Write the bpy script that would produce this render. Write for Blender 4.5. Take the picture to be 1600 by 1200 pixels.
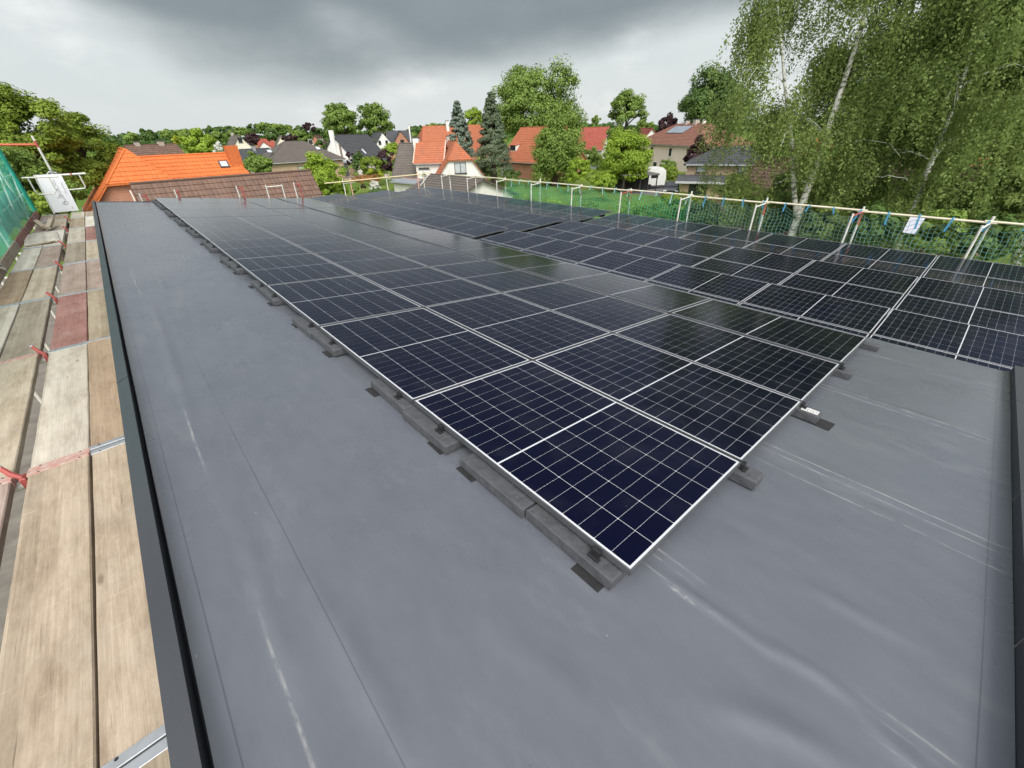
import bpy, math, random
import numpy as np
from mathutils import Vector, Matrix

for o in list(bpy.data.objects): bpy.data.objects.remove(o)
SC = bpy.context.scene
COL = SC.collection
R = math.radians

# ------------------------------------------------------------------ camera
CAM = np.array([-1.01323, -0.45229, 1.54403]); FPX = 639.337
FWD = np.array([0.5590549, 0.6390101, -0.5283216])
RGT = np.array([0.7421445, -0.6697813, -0.0247908])
UPV = np.array([0.3697014, 0.3782316, 0.8486824])
cd = bpy.data.cameras.new('camera'); cam = bpy.data.objects.new('camera', cd); COL.objects.link(cam)
cd.sensor_fit = 'HORIZONTAL'; cd.sensor_width = 36; cd.lens = 36 * FPX / 1600; cd.clip_start = 0.05; cd.clip_end = 5000
cam.matrix_world = Matrix(((RGT[0], UPV[0], -FWD[0], CAM[0]), (RGT[1], UPV[1], -FWD[1], CAM[1]), (RGT[2], UPV[2], -FWD[2], CAM[2]), (0, 0, 0, 1)))
SC.camera = cam

# ------------------------------------------------------------------ world: heavy overcast over a Nishita sky
SUN_EL, SUN_AZ = 48.0, 205.0          # azimuth clockwise from +Y: behind the camera
W = bpy.data.worlds.new('World'); SC.world = W; W.use_nodes = True
def world():
    nt = W.node_tree; nt.nodes.clear(); N = nt.nodes.new; L = nt.links.new
    out = N('ShaderNodeOutputWorld'); bg = N('ShaderNodeBackground'); L(bg.outputs[0], out.inputs[0])
    sky = N('ShaderNodeTexSky'); sky.sky_type = 'NISHITA'; sky.sun_disc = False
    sky.sun_elevation = R(SUN_EL); sky.sun_rotation = R(SUN_AZ); sky.dust_density = 2.0
    sk = N('ShaderNodeVectorMath'); sk.operation = 'SCALE'; sk.inputs[3].default_value = 0.10; L(sky.outputs[0], sk.inputs[0])
    tc = N('ShaderNodeTexCoord'); sep = N('ShaderNodeSeparateXYZ'); L(tc.outputs['Generated'], sep.inputs[0])
    def m(op, a, b=None, c=None, clamp=False):
        n = N('ShaderNodeMath'); n.operation = op; n.use_clamp = clamp
        for i, v in enumerate((a, b, c)):
            if v is None: continue
            if isinstance(v, (int, float)): n.inputs[i].default_value = v
            else: L(v, n.inputs[i])
        return n.outputs[0]
    zz = m('MAXIMUM', sep.outputs[2], 0.0)
    cb = N('ShaderNodeCombineXYZ'); L(sep.outputs[0], cb.inputs[0]); L(sep.outputs[1], cb.inputs[1]); L(m('MULTIPLY', zz, 2.4), cb.inputs[2])
    def noise(scale, detail, rough, off=(0, 0, 0), src=None):
        mp = N('ShaderNodeMapping'); mp.inputs['Location'].default_value = off; L(src or cb.outputs[0], mp.inputs[0])
        n = N('ShaderNodeTexNoise'); n.inputs['Scale'].default_value = scale; n.inputs['Detail'].default_value = detail
        n.inputs['Roughness'].default_value = rough; L(mp.outputs[0], n.inputs['Vector']); return n.outputs[0]
    big = noise(1.5, 2, 0.5, (SKY_OFF[0], SKY_OFF[1], 0)); med = noise(4.6, 9, 0.58, (1, 7, 2)); fine = noise(5.5, 6, 0.55, (SKY_OFF[2], SKY_OFF[3], 6))
    el = m('MULTIPLY', m('ARCSINE', zz), 57.3)
    # underside of the storm cloud: darker from about 7 degrees up, edge broken by the noises
    e2 = m('ADD', el, m('ADD', m('MULTIPLY', m('SUBTRACT', big, 0.5), 24.0), m('MULTIPLY', m('SUBTRACT', med, 0.5), 5.0)))
    mr = N('ShaderNodeMapRange'); mr.interpolation_type = 'SMOOTHSTEP'; mr.inputs[1].default_value = 6.6; mr.inputs[2].default_value = 12.5; L(e2, mr.inputs[0])
    low = N('ShaderNodeMixRGB'); L(med, low.inputs[0]); low.inputs[1].default_value = (0.395, 0.43, 0.437, 1); low.inputs[2].default_value = (0.50, 0.52, 0.512, 1)
    br = N('ShaderNodeMapRange'); br.interpolation_type = 'SMOOTHSTEP'; br.inputs[1].default_value = 0.50; br.inputs[2].default_value = 0.74; L(fine, br.inputs[0])
    low2 = N('ShaderNodeMixRGB'); L(m('MULTIPLY', br.outputs[0], 0.42), low2.inputs[0]); L(low.outputs[0], low2.inputs[1]); low2.inputs[2].default_value = (0.70, 0.70, 0.685, 1)
    high = N('ShaderNodeMixRGB'); L(m('MULTIPLY', med, 1.0), high.inputs[0]); high.inputs[1].default_value = (0.115, 0.138, 0.152, 1); high.inputs[2].default_value = (0.195, 0.225, 0.235, 1)
    up = N('ShaderNodeMapRange'); up.interpolation_type = 'SMOOTHSTEP'; up.inputs[1].default_value = 14; up.inputs[2].default_value = 50; L(el, up.inputs[0])
    high2 = N('ShaderNodeMixRGB'); L(up.outputs[0], high2.inputs[0]); L(high.outputs[0], high2.inputs[1]); high2.inputs[2].default_value = (0.14, 0.158, 0.178, 1)
    mx = N('ShaderNodeMixRGB'); L(mr.outputs[0], mx.inputs[0]); L(low2.outputs[0], mx.inputs[1]); L(high2.outputs[0], mx.inputs[2])
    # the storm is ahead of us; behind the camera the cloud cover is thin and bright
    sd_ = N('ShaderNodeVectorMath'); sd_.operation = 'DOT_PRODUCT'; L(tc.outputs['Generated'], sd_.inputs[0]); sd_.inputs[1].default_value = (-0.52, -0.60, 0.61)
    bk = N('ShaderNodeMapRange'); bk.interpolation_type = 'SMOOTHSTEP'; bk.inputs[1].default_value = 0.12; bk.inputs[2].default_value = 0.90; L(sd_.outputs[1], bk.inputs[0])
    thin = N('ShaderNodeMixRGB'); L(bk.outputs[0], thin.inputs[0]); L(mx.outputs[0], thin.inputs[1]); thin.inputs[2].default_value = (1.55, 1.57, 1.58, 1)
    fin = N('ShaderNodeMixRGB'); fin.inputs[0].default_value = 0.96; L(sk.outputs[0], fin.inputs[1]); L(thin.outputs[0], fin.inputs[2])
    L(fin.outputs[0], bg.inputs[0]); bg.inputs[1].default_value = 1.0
SKY_OFF = (-2.6, -6.1, -8, 4)
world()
sd = bpy.data.lights.new('sun', 'SUN'); sd.energy = 1.5; sd.angle = R(24); sd.color = (1.0, 0.95, 0.87)
sun = bpy.data.objects.new('sun', sd); COL.objects.link(sun)
sun.rotation_euler = (R(90 - SUN_EL), 0, R(180 - SUN_AZ)); sun.location = (0, 0, 60)
cy_ = SC.cycles; cy_.max_bounces = 5; cy_.diffuse_bounces = 2; cy_.glossy_bounces = 3; cy_.transmission_bounces = 2; cy_.transparent_max_bounces = 8; cy_.use_adaptive_sampling = True; cy_.adaptive_threshold = 0.02; cy_.caustics_reflective = False; cy_.caustics_refractive = False
vs = SC.view_settings; vs.view_transform = 'Standard'; vs.look = 'None'; vs.gamma = 1; vs.exposure = 0.70; vs.use_curve_mapping = False

# ------------------------------------------------------------------ surveying helpers (pixel of the photo + distance -> point of the place)
def ray(u, v): return FWD + RGT * ((u - 800) / FPX) - UPV * ((v - 600) / FPX)
def at(u, v, d):
    q = ray(u, v); return CAM + q * (d / math.hypot(q[0], q[1]))
def atY(u, v, y):
    q = ray(u, v); return CAM + q * ((y - CAM[1]) / q[1])
def atX(u, v, x):
    q = ray(u, v); return CAM + q * ((x - CAM[0]) / q[0])
GZ = -6.0
SL = math.tan(R(-6.17)); ROOF0 = -0.13
def roofz(x): return ROOF0 + SL * x

# ------------------------------------------------------------------ object helpers
def tag(o, label, cat, group=None):
    o['label'] = label; o['category'] = cat
    if group: o['group'] = group
    return o
def thing(name, label, cat, loc=(0, 0, 0), rot=(0, 0, 0), group=None):
    o = bpy.data.objects.new(name, None); COL.objects.link(o); o.location = [float(c) for c in loc]; o.rotation_euler = rot
    o.empty_display_size = 0.2
    return tag(o, label, cat, group)
def link(name, me, parent=None, loc=(0, 0, 0), rot=(0, 0, 0)):
    o = bpy.data.objects.new(name, me); COL.objects.link(o); o.parent = parent; o.location = [float(c) for c in loc]; o.rotation_euler = rot
    return o
def structure(o): o['kind'] = 'structure'; return o
def stuff(o): o['kind'] = 'stuff'; return o
class MB:
    def __init__(s): s.v = []; s.f = []; s.uv = None; s.smooth = False
    def add(s, vs, fs):
        n = len(s.v); s.v += [tuple(float(c) for c in p) for p in vs]; s.f += [tuple(i + n for i in f) for f in fs]; return s
    def box(s, x0, x1, y0, y1, z0, z1, b=0.0):
        if b > 0:
            vs = []
            for z, i in ((z0, b), (z0 + b, 0), (z1 - b, 0), (z1, b)):
                vs += [(x0 + i, y0 + i, z), (x1 - i, y0 + i, z), (x1 - i, y1 - i, z), (x0 + i, y1 - i, z)]
            fs = [(3, 2, 1, 0), (12, 13, 14, 15)]
            for k in range(3):
                for j in range(4): fs.append((k*4 + j, k*4 + (j+1) % 4, k*4 + 4 + (j+1) % 4, k*4 + 4 + j))
            return s.add(vs, fs)
        return s.add([(x0,y0,z0),(x1,y0,z0),(x1,y1,z0),(x0,y1,z0),(x0,y0,z1),(x1,y0,z1),(x1,y1,z1),(x0,y1,z1)],
                     [(3,2,1,0),(4,5,6,7),(0,1,5,4),(1,2,6,5),(2,3,7,6),(3,0,4,7)])
    def tube(s, pts, rad, n=8, cap=True):
        pts = [Vector([float(c) for c in p]) for p in pts]; k = len(pts)
        rads = rad if isinstance(rad, (list, tuple)) else [rad] * k
        vs = []; ref = None
        for i, p in enumerate(pts):
            t = (pts[min(i+1, k-1)] - pts[max(i-1, 0)]).normalized()
            if ref is None: ref = t.orthogonal().normalized()
            ref = (ref - t * ref.dot(t));
            if ref.length < 1e-5: ref = t.orthogonal()
            ref.normalize(); bi = t.cross(ref)
            for j in range(n):
                a = 2 * math.pi * j / n; vs.append(p + (ref * math.cos(a) + bi * math.sin(a)) * rads[i])
        fs = [(i*n + j, i*n + (j+1) % n, (i+1)*n + (j+1) % n, (i+1)*n + j) for i in range(k-1) for j in range(n)]
        if cap: fs += [tuple(range(n-1, -1, -1)), tuple((k-1)*n + j for j in range(n))]
        return s.add(vs, fs)
    def poly(s, pts, off):
        """polygon with thickness: off = offset vector of the under side"""
        n = len(pts); o = Vector(off)
        vs = [Vector([float(c) for c in p]) for p in pts]; vs = vs + [p + o for p in vs]
        fs = [tuple(range(n)), tuple(range(2*n-1, n-1, -1))] + [(i, i + n, (i+1) % n + n, (i+1) % n) for i in range(n)]
        return s.add(vs, fs)
    def mesh(s, name, mat=None):
        me = bpy.data.meshes.new(name); me.from_pydata(s.v, [], s.f)
        if mat: me.materials.append(mat)
        if s.smooth:
            me.polygons.foreach_set('use_smooth', [True] * len(me.polygons))
        return me
    def build(s, name, mat, parent=None, loc=(0, 0, 0), rot=(0, 0, 0)):
        return link(name, s.mesh(name, mat), parent, loc, rot)
def npmesh(name, v, f, mat, smooth=False, attr=None):
    """fast mesh from numpy quads"""
    me = bpy.data.meshes.new(name); v = np.asarray(v, np.float32); f = np.asarray(f, np.int32); k = f.shape[1]
    me.vertices.add(len(v)); me.vertices.foreach_set('co', v.ravel())
    me.loops.add(f.size); me.loops.foreach_set('vertex_index', f.ravel())
    me.polygons.add(len(f)); me.polygons.foreach_set('loop_start', np.arange(0, f.size, k, dtype=np.int32))
    try: me.polygons.foreach_set('loop_total', np.full(len(f), k, np.int32))
    except Exception: pass
    if attr is not None:
        a = me.attributes.new('tone', 'FLOAT', 'POINT'); a.data.foreach_set('value', np.asarray(attr, np.float32))
    me.update(calc_edges=True); me.validate()
    if smooth: me.polygons.foreach_set('use_smooth', np.ones(len(f), bool))
    me.materials.append(mat); return me

# ------------------------------------------------------------------ materials
MATS = {}
def nodes(name):
    m = bpy.data.materials.new(name); m.use_nodes = True; nt = m.node_tree; b = nt.nodes['Principled BSDF']
    return m, nt, b
def rgb(c): return (c[0], c[1], c[2], 1)
def ramp(nt, fac, c0, c1, p0=0.3, p1=0.7):
    r = nt.nodes.new('ShaderNodeValToRGB'); e = r.color_ramp.elements; e[0].position = p0; e[1].position = p1; e[0].color = rgb(c0); e[1].color = rgb(c1)
    nt.links.new(fac, r.inputs[0]); return r.outputs[0]
def tex_noise(nt, scale, detail=5, rough=0.55, coord='Object', stretch=(1, 1, 1), off=0):
    tc = nt.nodes.new('ShaderNodeTexCoord'); mp = nt.nodes.new('ShaderNodeMapping'); mp.inputs['Scale'].default_value = stretch; mp.inputs['Location'].default_value = (off, off * .7, off * 1.3)
    n = nt.nodes.new('ShaderNodeTexNoise'); n.inputs['Scale'].default_value = scale; n.inputs['Detail'].default_value = detail; n.inputs['Roughness'].default_value = rough
    nt.links.new(tc.outputs[coord], mp.inputs[0]); nt.links.new(mp.outputs[0], n.inputs['Vector']); return n.outputs[0]
def bump(nt, b, h, strength=0.3, dist=0.02):
    n = nt.nodes.new('ShaderNodeBump'); n.inputs['Strength'].default_value = strength; n.inputs['Distance'].default_value = dist
    nt.links.new(h, n.inputs['Height']); nt.links.new(n.outputs[0], b.inputs['Normal'])
def mat(name, c0, c1=None, rough=0.7, metal=0.0, scale=6, bmp=0.0, spec=None, stretch=(1, 1, 1), coat=0.0, bdist=0.02):
    if name in MATS: return MATS[name]
    m, nt, b = nodes(name); b.inputs['Roughness'].default_value = rough; b.inputs['Metallic'].default_value = metal
    if spec is not None: b.inputs['Specular IOR Level'].default_value = spec
    if coat: b.inputs['Coat Weight'].default_value = coat; b.inputs['Coat Roughness'].default_value = 0.03
    if c1 is None: c1 = tuple(x * 0.82 for x in c0)
    n = tex_noise(nt, scale, stretch=stretch); nt.links.new(ramp(nt, n, c0, c1), b.inputs['Base Color'])
    if bmp: bump(nt, b, n, bmp, bdist)
    MATS[name] = m; return m
def wood(name, c0, c1, dirt):
    m, nt, b = nodes(name); N = nt.nodes.new; L = nt.links.new
    tc = N('ShaderNodeTexCoord'); oi = N('ShaderNodeObjectInfo'); add = N('ShaderNodeVectorMath'); add.operation = 'MULTIPLY_ADD'
    L(tc.outputs['Object'], add.inputs[0]); add.inputs[1].default_value = (1, 1, 1)
    sc = N('ShaderNodeVectorMath'); sc.operation = 'SCALE'; sc.inputs[0].default_value = (7, 31, 3); L(oi.outputs['Random'], sc.inputs[3]); L(sc.outputs[0], add.inputs[2])
    mp = N('ShaderNodeMapping'); mp.inputs['Scale'].default_value = (26, 0.8, 26); L(add.outputs[0], mp.inputs[0])
    g = N('ShaderNodeTexNoise'); g.inputs['Scale'].default_value = 2.6; g.inputs['Detail'].default_value = 8; g.inputs['Roughness'].default_value = 0.65; g.inputs['Distortion'].default_value = 0.6; L(mp.outputs[0], g.inputs['Vector'])
    col = ramp(nt, g.outputs[0], c0, [a * .45 + b_ * .55 for a, b_ in zip(c0, c1)], 0.36, 0.64)
    d = N('ShaderNodeTexNoise'); d.inputs['Scale'].default_value = 3.2; d.inputs['Detail'].default_value = 7; d.inputs['Roughness'].default_value = .65; L(add.outputs[0], d.inputs['Vector'])
    dm = N('ShaderNodeMapRange'); dm.inputs[1].default_value = 0.5; dm.inputs[2].default_value = 0.78; dm.inputs[4].default_value = 0.75; L(d.outputs[0], dm.inputs[0])
    mx = N('ShaderNodeMixRGB'); L(dm.outputs[0], mx.inputs[0]); L(col, mx.inputs[1]); mx.inputs[2].default_value = rgb(dirt)
    # cracks and nicks
    v = N('ShaderNodeTexNoise'); mp2 = N('ShaderNodeMapping'); mp2.inputs['Scale'].default_value = (60, 2.2, 60); L(add.outputs[0], mp2.inputs[0]); L(mp2.outputs[0], v.inputs['Vector']); v.inputs['Scale'].default_value = 1.6; v.inputs['Detail'].default_value = 3
    cr = N('ShaderNodeMapRange'); cr.inputs[1].default_value = 0.66; cr.inputs[2].default_value = 0.74; cr.inputs[4].default_value = 0.55; L(v.outputs[0], cr.inputs[0])
    mx2 = N('ShaderNodeMixRGB'); L(cr.outputs[0], mx2.inputs[0]); L(mx.outputs[0], mx2.inputs[1]); mx2.inputs[2].default_value = rgb([x * .4 for x in c1])
        # glued lamellas of slightly different tone along the board, brown blotches and cross scratches
    sx = N('ShaderNodeSeparateXYZ'); L(tc.outputs['Object'], sx.inputs[0]); q_ = N('ShaderNodeMath'); q_.operation = 'DIVIDE'; L(sx.outputs[0], q_.inputs[0]); q_.inputs[1].default_value = .068
    fl = N('ShaderNodeMath'); fl.operation = 'FLOOR'; L(q_.outputs[0], fl.inputs[0]); ad = N('ShaderNodeMath'); ad.operation = 'MULTIPLY_ADD'; L(oi.outputs['Random'], ad.inputs[0]); ad.inputs[1].default_value = 91.0; L(fl.outputs[0], ad.inputs[2])
    wn = N('ShaderNodeTexWhiteNoise'); wn.noise_dimensions = '1D'; L(ad.outputs[0], wn.inputs['W'])
    lm = N('ShaderNodeMixRGB'); lm.blend_type = 'MULTIPLY'; lm.inputs[0].default_value = 1; L(mx2.outputs[0], lm.inputs[1]); L(ramp(nt, wn.outputs[0], (.84, .82, .79), (1.08, 1.07, 1.05), 0, 1), lm.inputs[2])
    bl = N('ShaderNodeTexNoise'); bl.inputs['Scale'].default_value = 2.6; bl.inputs['Detail'].default_value = 9; bl.inputs['Roughness'].default_value = .78; mp6 = N('ShaderNodeMapping'); mp6.inputs['Scale'].default_value = (2.4, .8, 2.4); L(add.outputs[0], mp6.inputs[0]); L(mp6.outputs[0], bl.inputs['Vector'])
    bm = N('ShaderNodeMixRGB'); bm.blend_type = 'MULTIPLY'; bm.inputs[0].default_value = 1; L(lm.outputs[0], bm.inputs[1]); L(ramp(nt, bl.outputs[0], (.66, .61, .56), (1.06, 1.05, 1.04), .30, .56), bm.inputs[2])
    mp5 = N('ShaderNodeMapping'); mp5.inputs['Scale'].default_value = (4, 55, 4); mp5.inputs['Rotation'].default_value = (0, 0, .5); L(add.outputs[0], mp5.inputs[0])
    xs_ = N('ShaderNodeTexNoise'); xs_.inputs['Scale'].default_value = 1.4; xs_.inputs['Detail'].default_value = 2; L(mp5.outputs[0], xs_.inputs['Vector'])
    xr = N('ShaderNodeMapRange'); xr.inputs[1].default_value = .70; xr.inputs[2].default_value = .76; xr.inputs[4].default_value = .5; L(xs_.outputs[0], xr.inputs[0])
    mx2 = N('ShaderNodeMixRGB'); L(xr.outputs[0], mx2.inputs[0]); L(bm.outputs[0], mx2.inputs[1]); mx2.inputs[2].default_value = rgb([x * 1.25 for x in c0])
    # knots: rare dark ovals, and grey scuffs across the grain
    kv = N('ShaderNodeTexVoronoi'); mp3 = N('ShaderNodeMapping'); mp3.inputs['Scale'].default_value = (5.5, 2.0, 5.5); L(add.outputs[0], mp3.inputs[0]); L(mp3.outputs[0], kv.inputs['Vector']); kv.inputs['Scale'].default_value = 1.0
    kr = N('ShaderNodeMapRange'); kr.inputs[1].default_value = 0.10; kr.inputs[2].default_value = 0.05; kr.inputs[4].default_value = 0.6; L(kv.outputs['Distance'], kr.inputs[0])
    mx3 = N('ShaderNodeMixRGB'); L(kr.outputs[0], mx3.inputs[0]); L(mx2.outputs[0], mx3.inputs[1]); mx3.inputs[2].default_value = rgb([c1[0] * .45, c1[1] * .38, c1[2] * .32])
    sc2 = N('ShaderNodeTexNoise'); sc2.inputs['Scale'].default_value = 17; sc2.inputs['Detail'].default_value = 9; sc2.inputs['Roughness'].default_value = .8; L(add.outputs[0], sc2.inputs['Vector'])
    sm = N('ShaderNodeMapRange'); sm.inputs[1].default_value = 0.55; sm.inputs[2].default_value = 0.72; sm.inputs[4].default_value = 0.5; L(sc2.outputs[0], sm.inputs[0])
    mx4 = N('ShaderNodeMixRGB'); L(sm.outputs[0], mx4.inputs[0]); L(mx3.outputs[0], mx4.inputs[1]); mx4.inputs[2].default_value = rgb([x * .62 for x in dirt])
    L(mx4.outputs[0], b.inputs['Base Color']); b.inputs['Roughness'].default_value = 0.85; b.inputs['Specular IOR Level'].default_value = 0.25
    bump(nt, b, g.outputs[0], 0.5, 0.005); return m
def roof_tiles(name, c0, c1, tw=0.30, th=0.36, depth=0.5, moss=None):
    if name in MATS: return MATS[name]
    m, nt, b = nodes(name); N = nt.nodes.new; L = nt.links.new
    uv = N('ShaderNodeUVMap'); uv.uv_map = 'slope'
    br = N('ShaderNodeTexBrick'); br.offset = 0.0; br.inputs['Scale'].default_value = 1.0; br.inputs['Brick Width'].default_value = tw; br.inputs['Row Height'].default_value = th
    br.inputs['Mortar Size'].default_value = 0.006; br.inputs['Mortar Smooth'].default_value = 0.6
    br.inputs['Color1'].default_value = rgb(c0); br.inputs['Color2'].default_value = rgb(c1); br.inputs['Mortar'].default_value = rgb([x * 0.8 for x in c1]); L(uv.outputs[0], br.inputs['Vector'])
    n = N('ShaderNodeTexNoise'); n.inputs['Scale'].default_value = 1.3; n.inputs['Detail'].default_value = 6; L(uv.outputs[0], n.inputs['Vector'])
    mr = N('ShaderNodeMapRange'); mr.inputs[1].default_value = 0.42; mr.inputs[2].default_value = 0.75; mr.inputs[4].default_value = 0.55; L(n.outputs[0], mr.inputs[0])
    mx = N('ShaderNodeMixRGB'); L(mr.outputs[0], mx.inputs[0]); L(br.outputs[0], mx.inputs[1]); mx.inputs[2].default_value = rgb(moss or [x * 0.6 for x in c0])
    L(mx.outputs[0], b.inputs['Base Color']); b.inputs['Roughness'].default_value = 0.75
    sp = N('ShaderNodeSeparateXYZ'); L(uv.outputs[0], sp.inputs[0])
    def saw(o, p):
        d = N('ShaderNodeMath'); d.operation = 'DIVIDE'; L(o, d.inputs[0]); d.inputs[1].default_value = p
        f = N('ShaderNodeMath'); f.operation = 'FRACT'; L(d.outputs[0], f.inputs[0]); return f.outputs[0]
    a = saw(sp.outputs[1], th); w = N('ShaderNodeMath'); w.operation = 'PINGPONG'; L(sp.outputs[0], w.inputs[0]); w.inputs[1].default_value = tw / 2
    ad = N('ShaderNodeMath'); ad.operation = 'MULTIPLY_ADD'; L(w.outputs[0], ad.inputs[0]); ad.inputs[1].default_value = 3.0; L(a, ad.inputs[2])
    bump(nt, b, ad.outputs[0], depth, 0.06); MATS[name] = m; return m
def brickwall(name, c0, c1, mortar):
    if name in MATS: return MATS[name]
    m, nt, b = nodes(name); N = nt.nodes.new; L = nt.links.new
    uv = N('ShaderNodeUVMap'); uv.uv_map = 'slope'
    br = N('ShaderNodeTexBrick'); br.inputs['Scale'].default_value = 1.0; br.inputs['Brick Width'].default_value = 0.25; br.inputs['Row Height'].default_value = 0.085; br.inputs['Mortar Size'].default_value = 0.008
    br.inputs['Color1'].default_value = rgb(c0); br.inputs['Color2'].default_value = rgb(c1); br.inputs['Mortar'].default_value = rgb(mortar); br.inputs['Bias'].default_value = 0.0; L(uv.outputs[0], br.inputs['Vector'])
    n = N('ShaderNodeTexNoise'); n.inputs['Scale'].default_value = 0.9; n.inputs['Detail'].default_value = 6; L(uv.outputs[0], n.inputs['Vector'])
    mx = N('ShaderNodeMixRGB'); mx.blend_type = 'MULTIPLY'; mx.inputs[0].default_value = 0.6; L(br.outputs[0], mx.inputs[1]); L(ramp(nt, n.outputs[0], (.7, .68, .66), (1.1, 1.1, 1.1)), mx.inputs[2])
    L(mx.outputs[0], b.inputs['Base Color']); b.inputs['Roughness'].default_value = 0.85; bump(nt, b, br.outputs['Fac'], -0.3, 0.01); MATS[name] = m; return m
def leafmat(name, dark, light, trans=0.35):
    if name in MATS: return MATS[name]
    m, nt, b = nodes(name); N = nt.nodes.new; L = nt.links.new
    a = N('ShaderNodeAttribute'); a.attribute_name = 'tone'
    c = ramp(nt, a.outputs['Fac'], dark, light, 0.0, 1.0)
    L(c, b.inputs['Base Color']); b.inputs['Roughness'].default_value = 0.55; b.inputs['Specular IOR Level'].default_value = 0.25
    t = N('ShaderNodeBsdfTranslucent'); L(c, t.inputs[0]); mx = N('ShaderNodeMixShader'); mx.inputs[0].default_value = trans
    L(b.outputs[0], mx.inputs[1]); L(t.outputs[0], mx.inputs[2]); L(mx.outputs[0], nt.nodes['Material Output'].inputs[0]); MATS[name] = m; return m
M_wht = mat('white_plaster', (.78, .76, .72), (.66, .64, .60), .85, scale=1.2)
M_steel = mat('galvanised_steel', (.55, .56, .57), (.42, .43, .44), .45, .85, scale=9)
M_tube = mat('scaffold_tube', (.70, .69, .64), (.55, .53, .48), .55, .25, scale=5)
M_red = mat('red_paint', (.40, .075, .06), (.30, .07, .06), .6, scale=14)
M_alu = mat('aluminium_frame', (.16, .165, .175), (.12, .125, .135), .4, .6, scale=4)
M_dark = mat('dark_clamp', (.035, .035, .037), (.02, .02, .022), .5, .3)
M_conc = mat('concrete_paver', (.078, .081, .088), (.054, .056, .061), .92, scale=24, bmp=.5)
M_mat = mat('rubber_mat', (.022, .022, .024), (.012, .012, .013), .9, scale=30, bmp=.3)
M_anth = mat('anthracite_metal', (.060, .063, .072), (.050, .053, .060), .45, .25, scale=1.5)
# ------------------------------------------------------------------ ground
def ground():
    m, nt, b = nodes('grass_ground'); N = nt.nodes.new; L = nt.links.new
    n1 = tex_noise(nt, 0.06, 6); n2 = tex_noise(nt, 1.2, 8, .7, off=3)
    c = ramp(nt, n1, (.095, .165, .032), (.145, .205, .048), .35, .65); c2 = ramp(nt, n2, (.55, .55, .5), (1.25, 1.2, 1.1))
    mx = N('ShaderNodeMixRGB'); mx.blend_type = 'MULTIPLY'; mx.inputs[0].default_value = 1; L(c, mx.inputs[1]); L(c2, mx.inputs[2]); L(mx.outputs[0], b.inputs['Base Color'])
    b.inputs['Roughness'].default_value = .95; b.inputs['Specular IOR Level'].default_value = .1; bump(nt, b, n2, .8, .1)
    g = 2400; n = 24; v = []; f = []
    for i in range(n + 1):
        for j in range(n + 1):
            v.append((-g + 2*g*i/n, -g + 2*g*j/n, GZ))
    for i in range(n):
        for j in range(n): f.append((i*(n+1)+j, (i+1)*(n+1)+j, (i+1)*(n+1)+j+1, i*(n+1)+j+1))
    structure(link('ground', npmesh('ground', v, f, m)))
ground()
def sheet(name, pts, z, c0, c1, sc=2.0):
    mb = MB(); mb.add([(p[0], p[1], z) for p in pts], [tuple(range(len(pts)))])
    return structure(mb.build(name, mat(name + '_surface', c0, c1, .95, scale=sc, bmp=.3)))
def gp(u, v):      # point on the ground seen at a pixel
    q = ray(u, v); t = (GZ - CAM[2]) / q[2]; return CAM + q * t
sheet('yard_paving', [(-9, -8), (0, -8), (0, 42), (-9, 42)], GZ + .012, (.20, .18, .15), (.12, .105, .09))
sheet('gravel_path', [gp(535, 282), gp(575, 278), gp(632, 274), gp(632, 268), gp(560, 268), gp(520, 274)], GZ + .012, (.40, .33, .26), (.28, .23, .19))
sheet('driveway', [gp(985, 303), gp(1075, 309), gp(1060, 284), gp(1000, 284)], GZ + .012, (.17, .17, .17), (.11, .11, .11))
sheet('street', [gp(915, 262), gp(945, 266), gp(942, 244), gp(930, 243)], GZ + .012, (.24, .24, .24), (.17, .17, .17))

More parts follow.
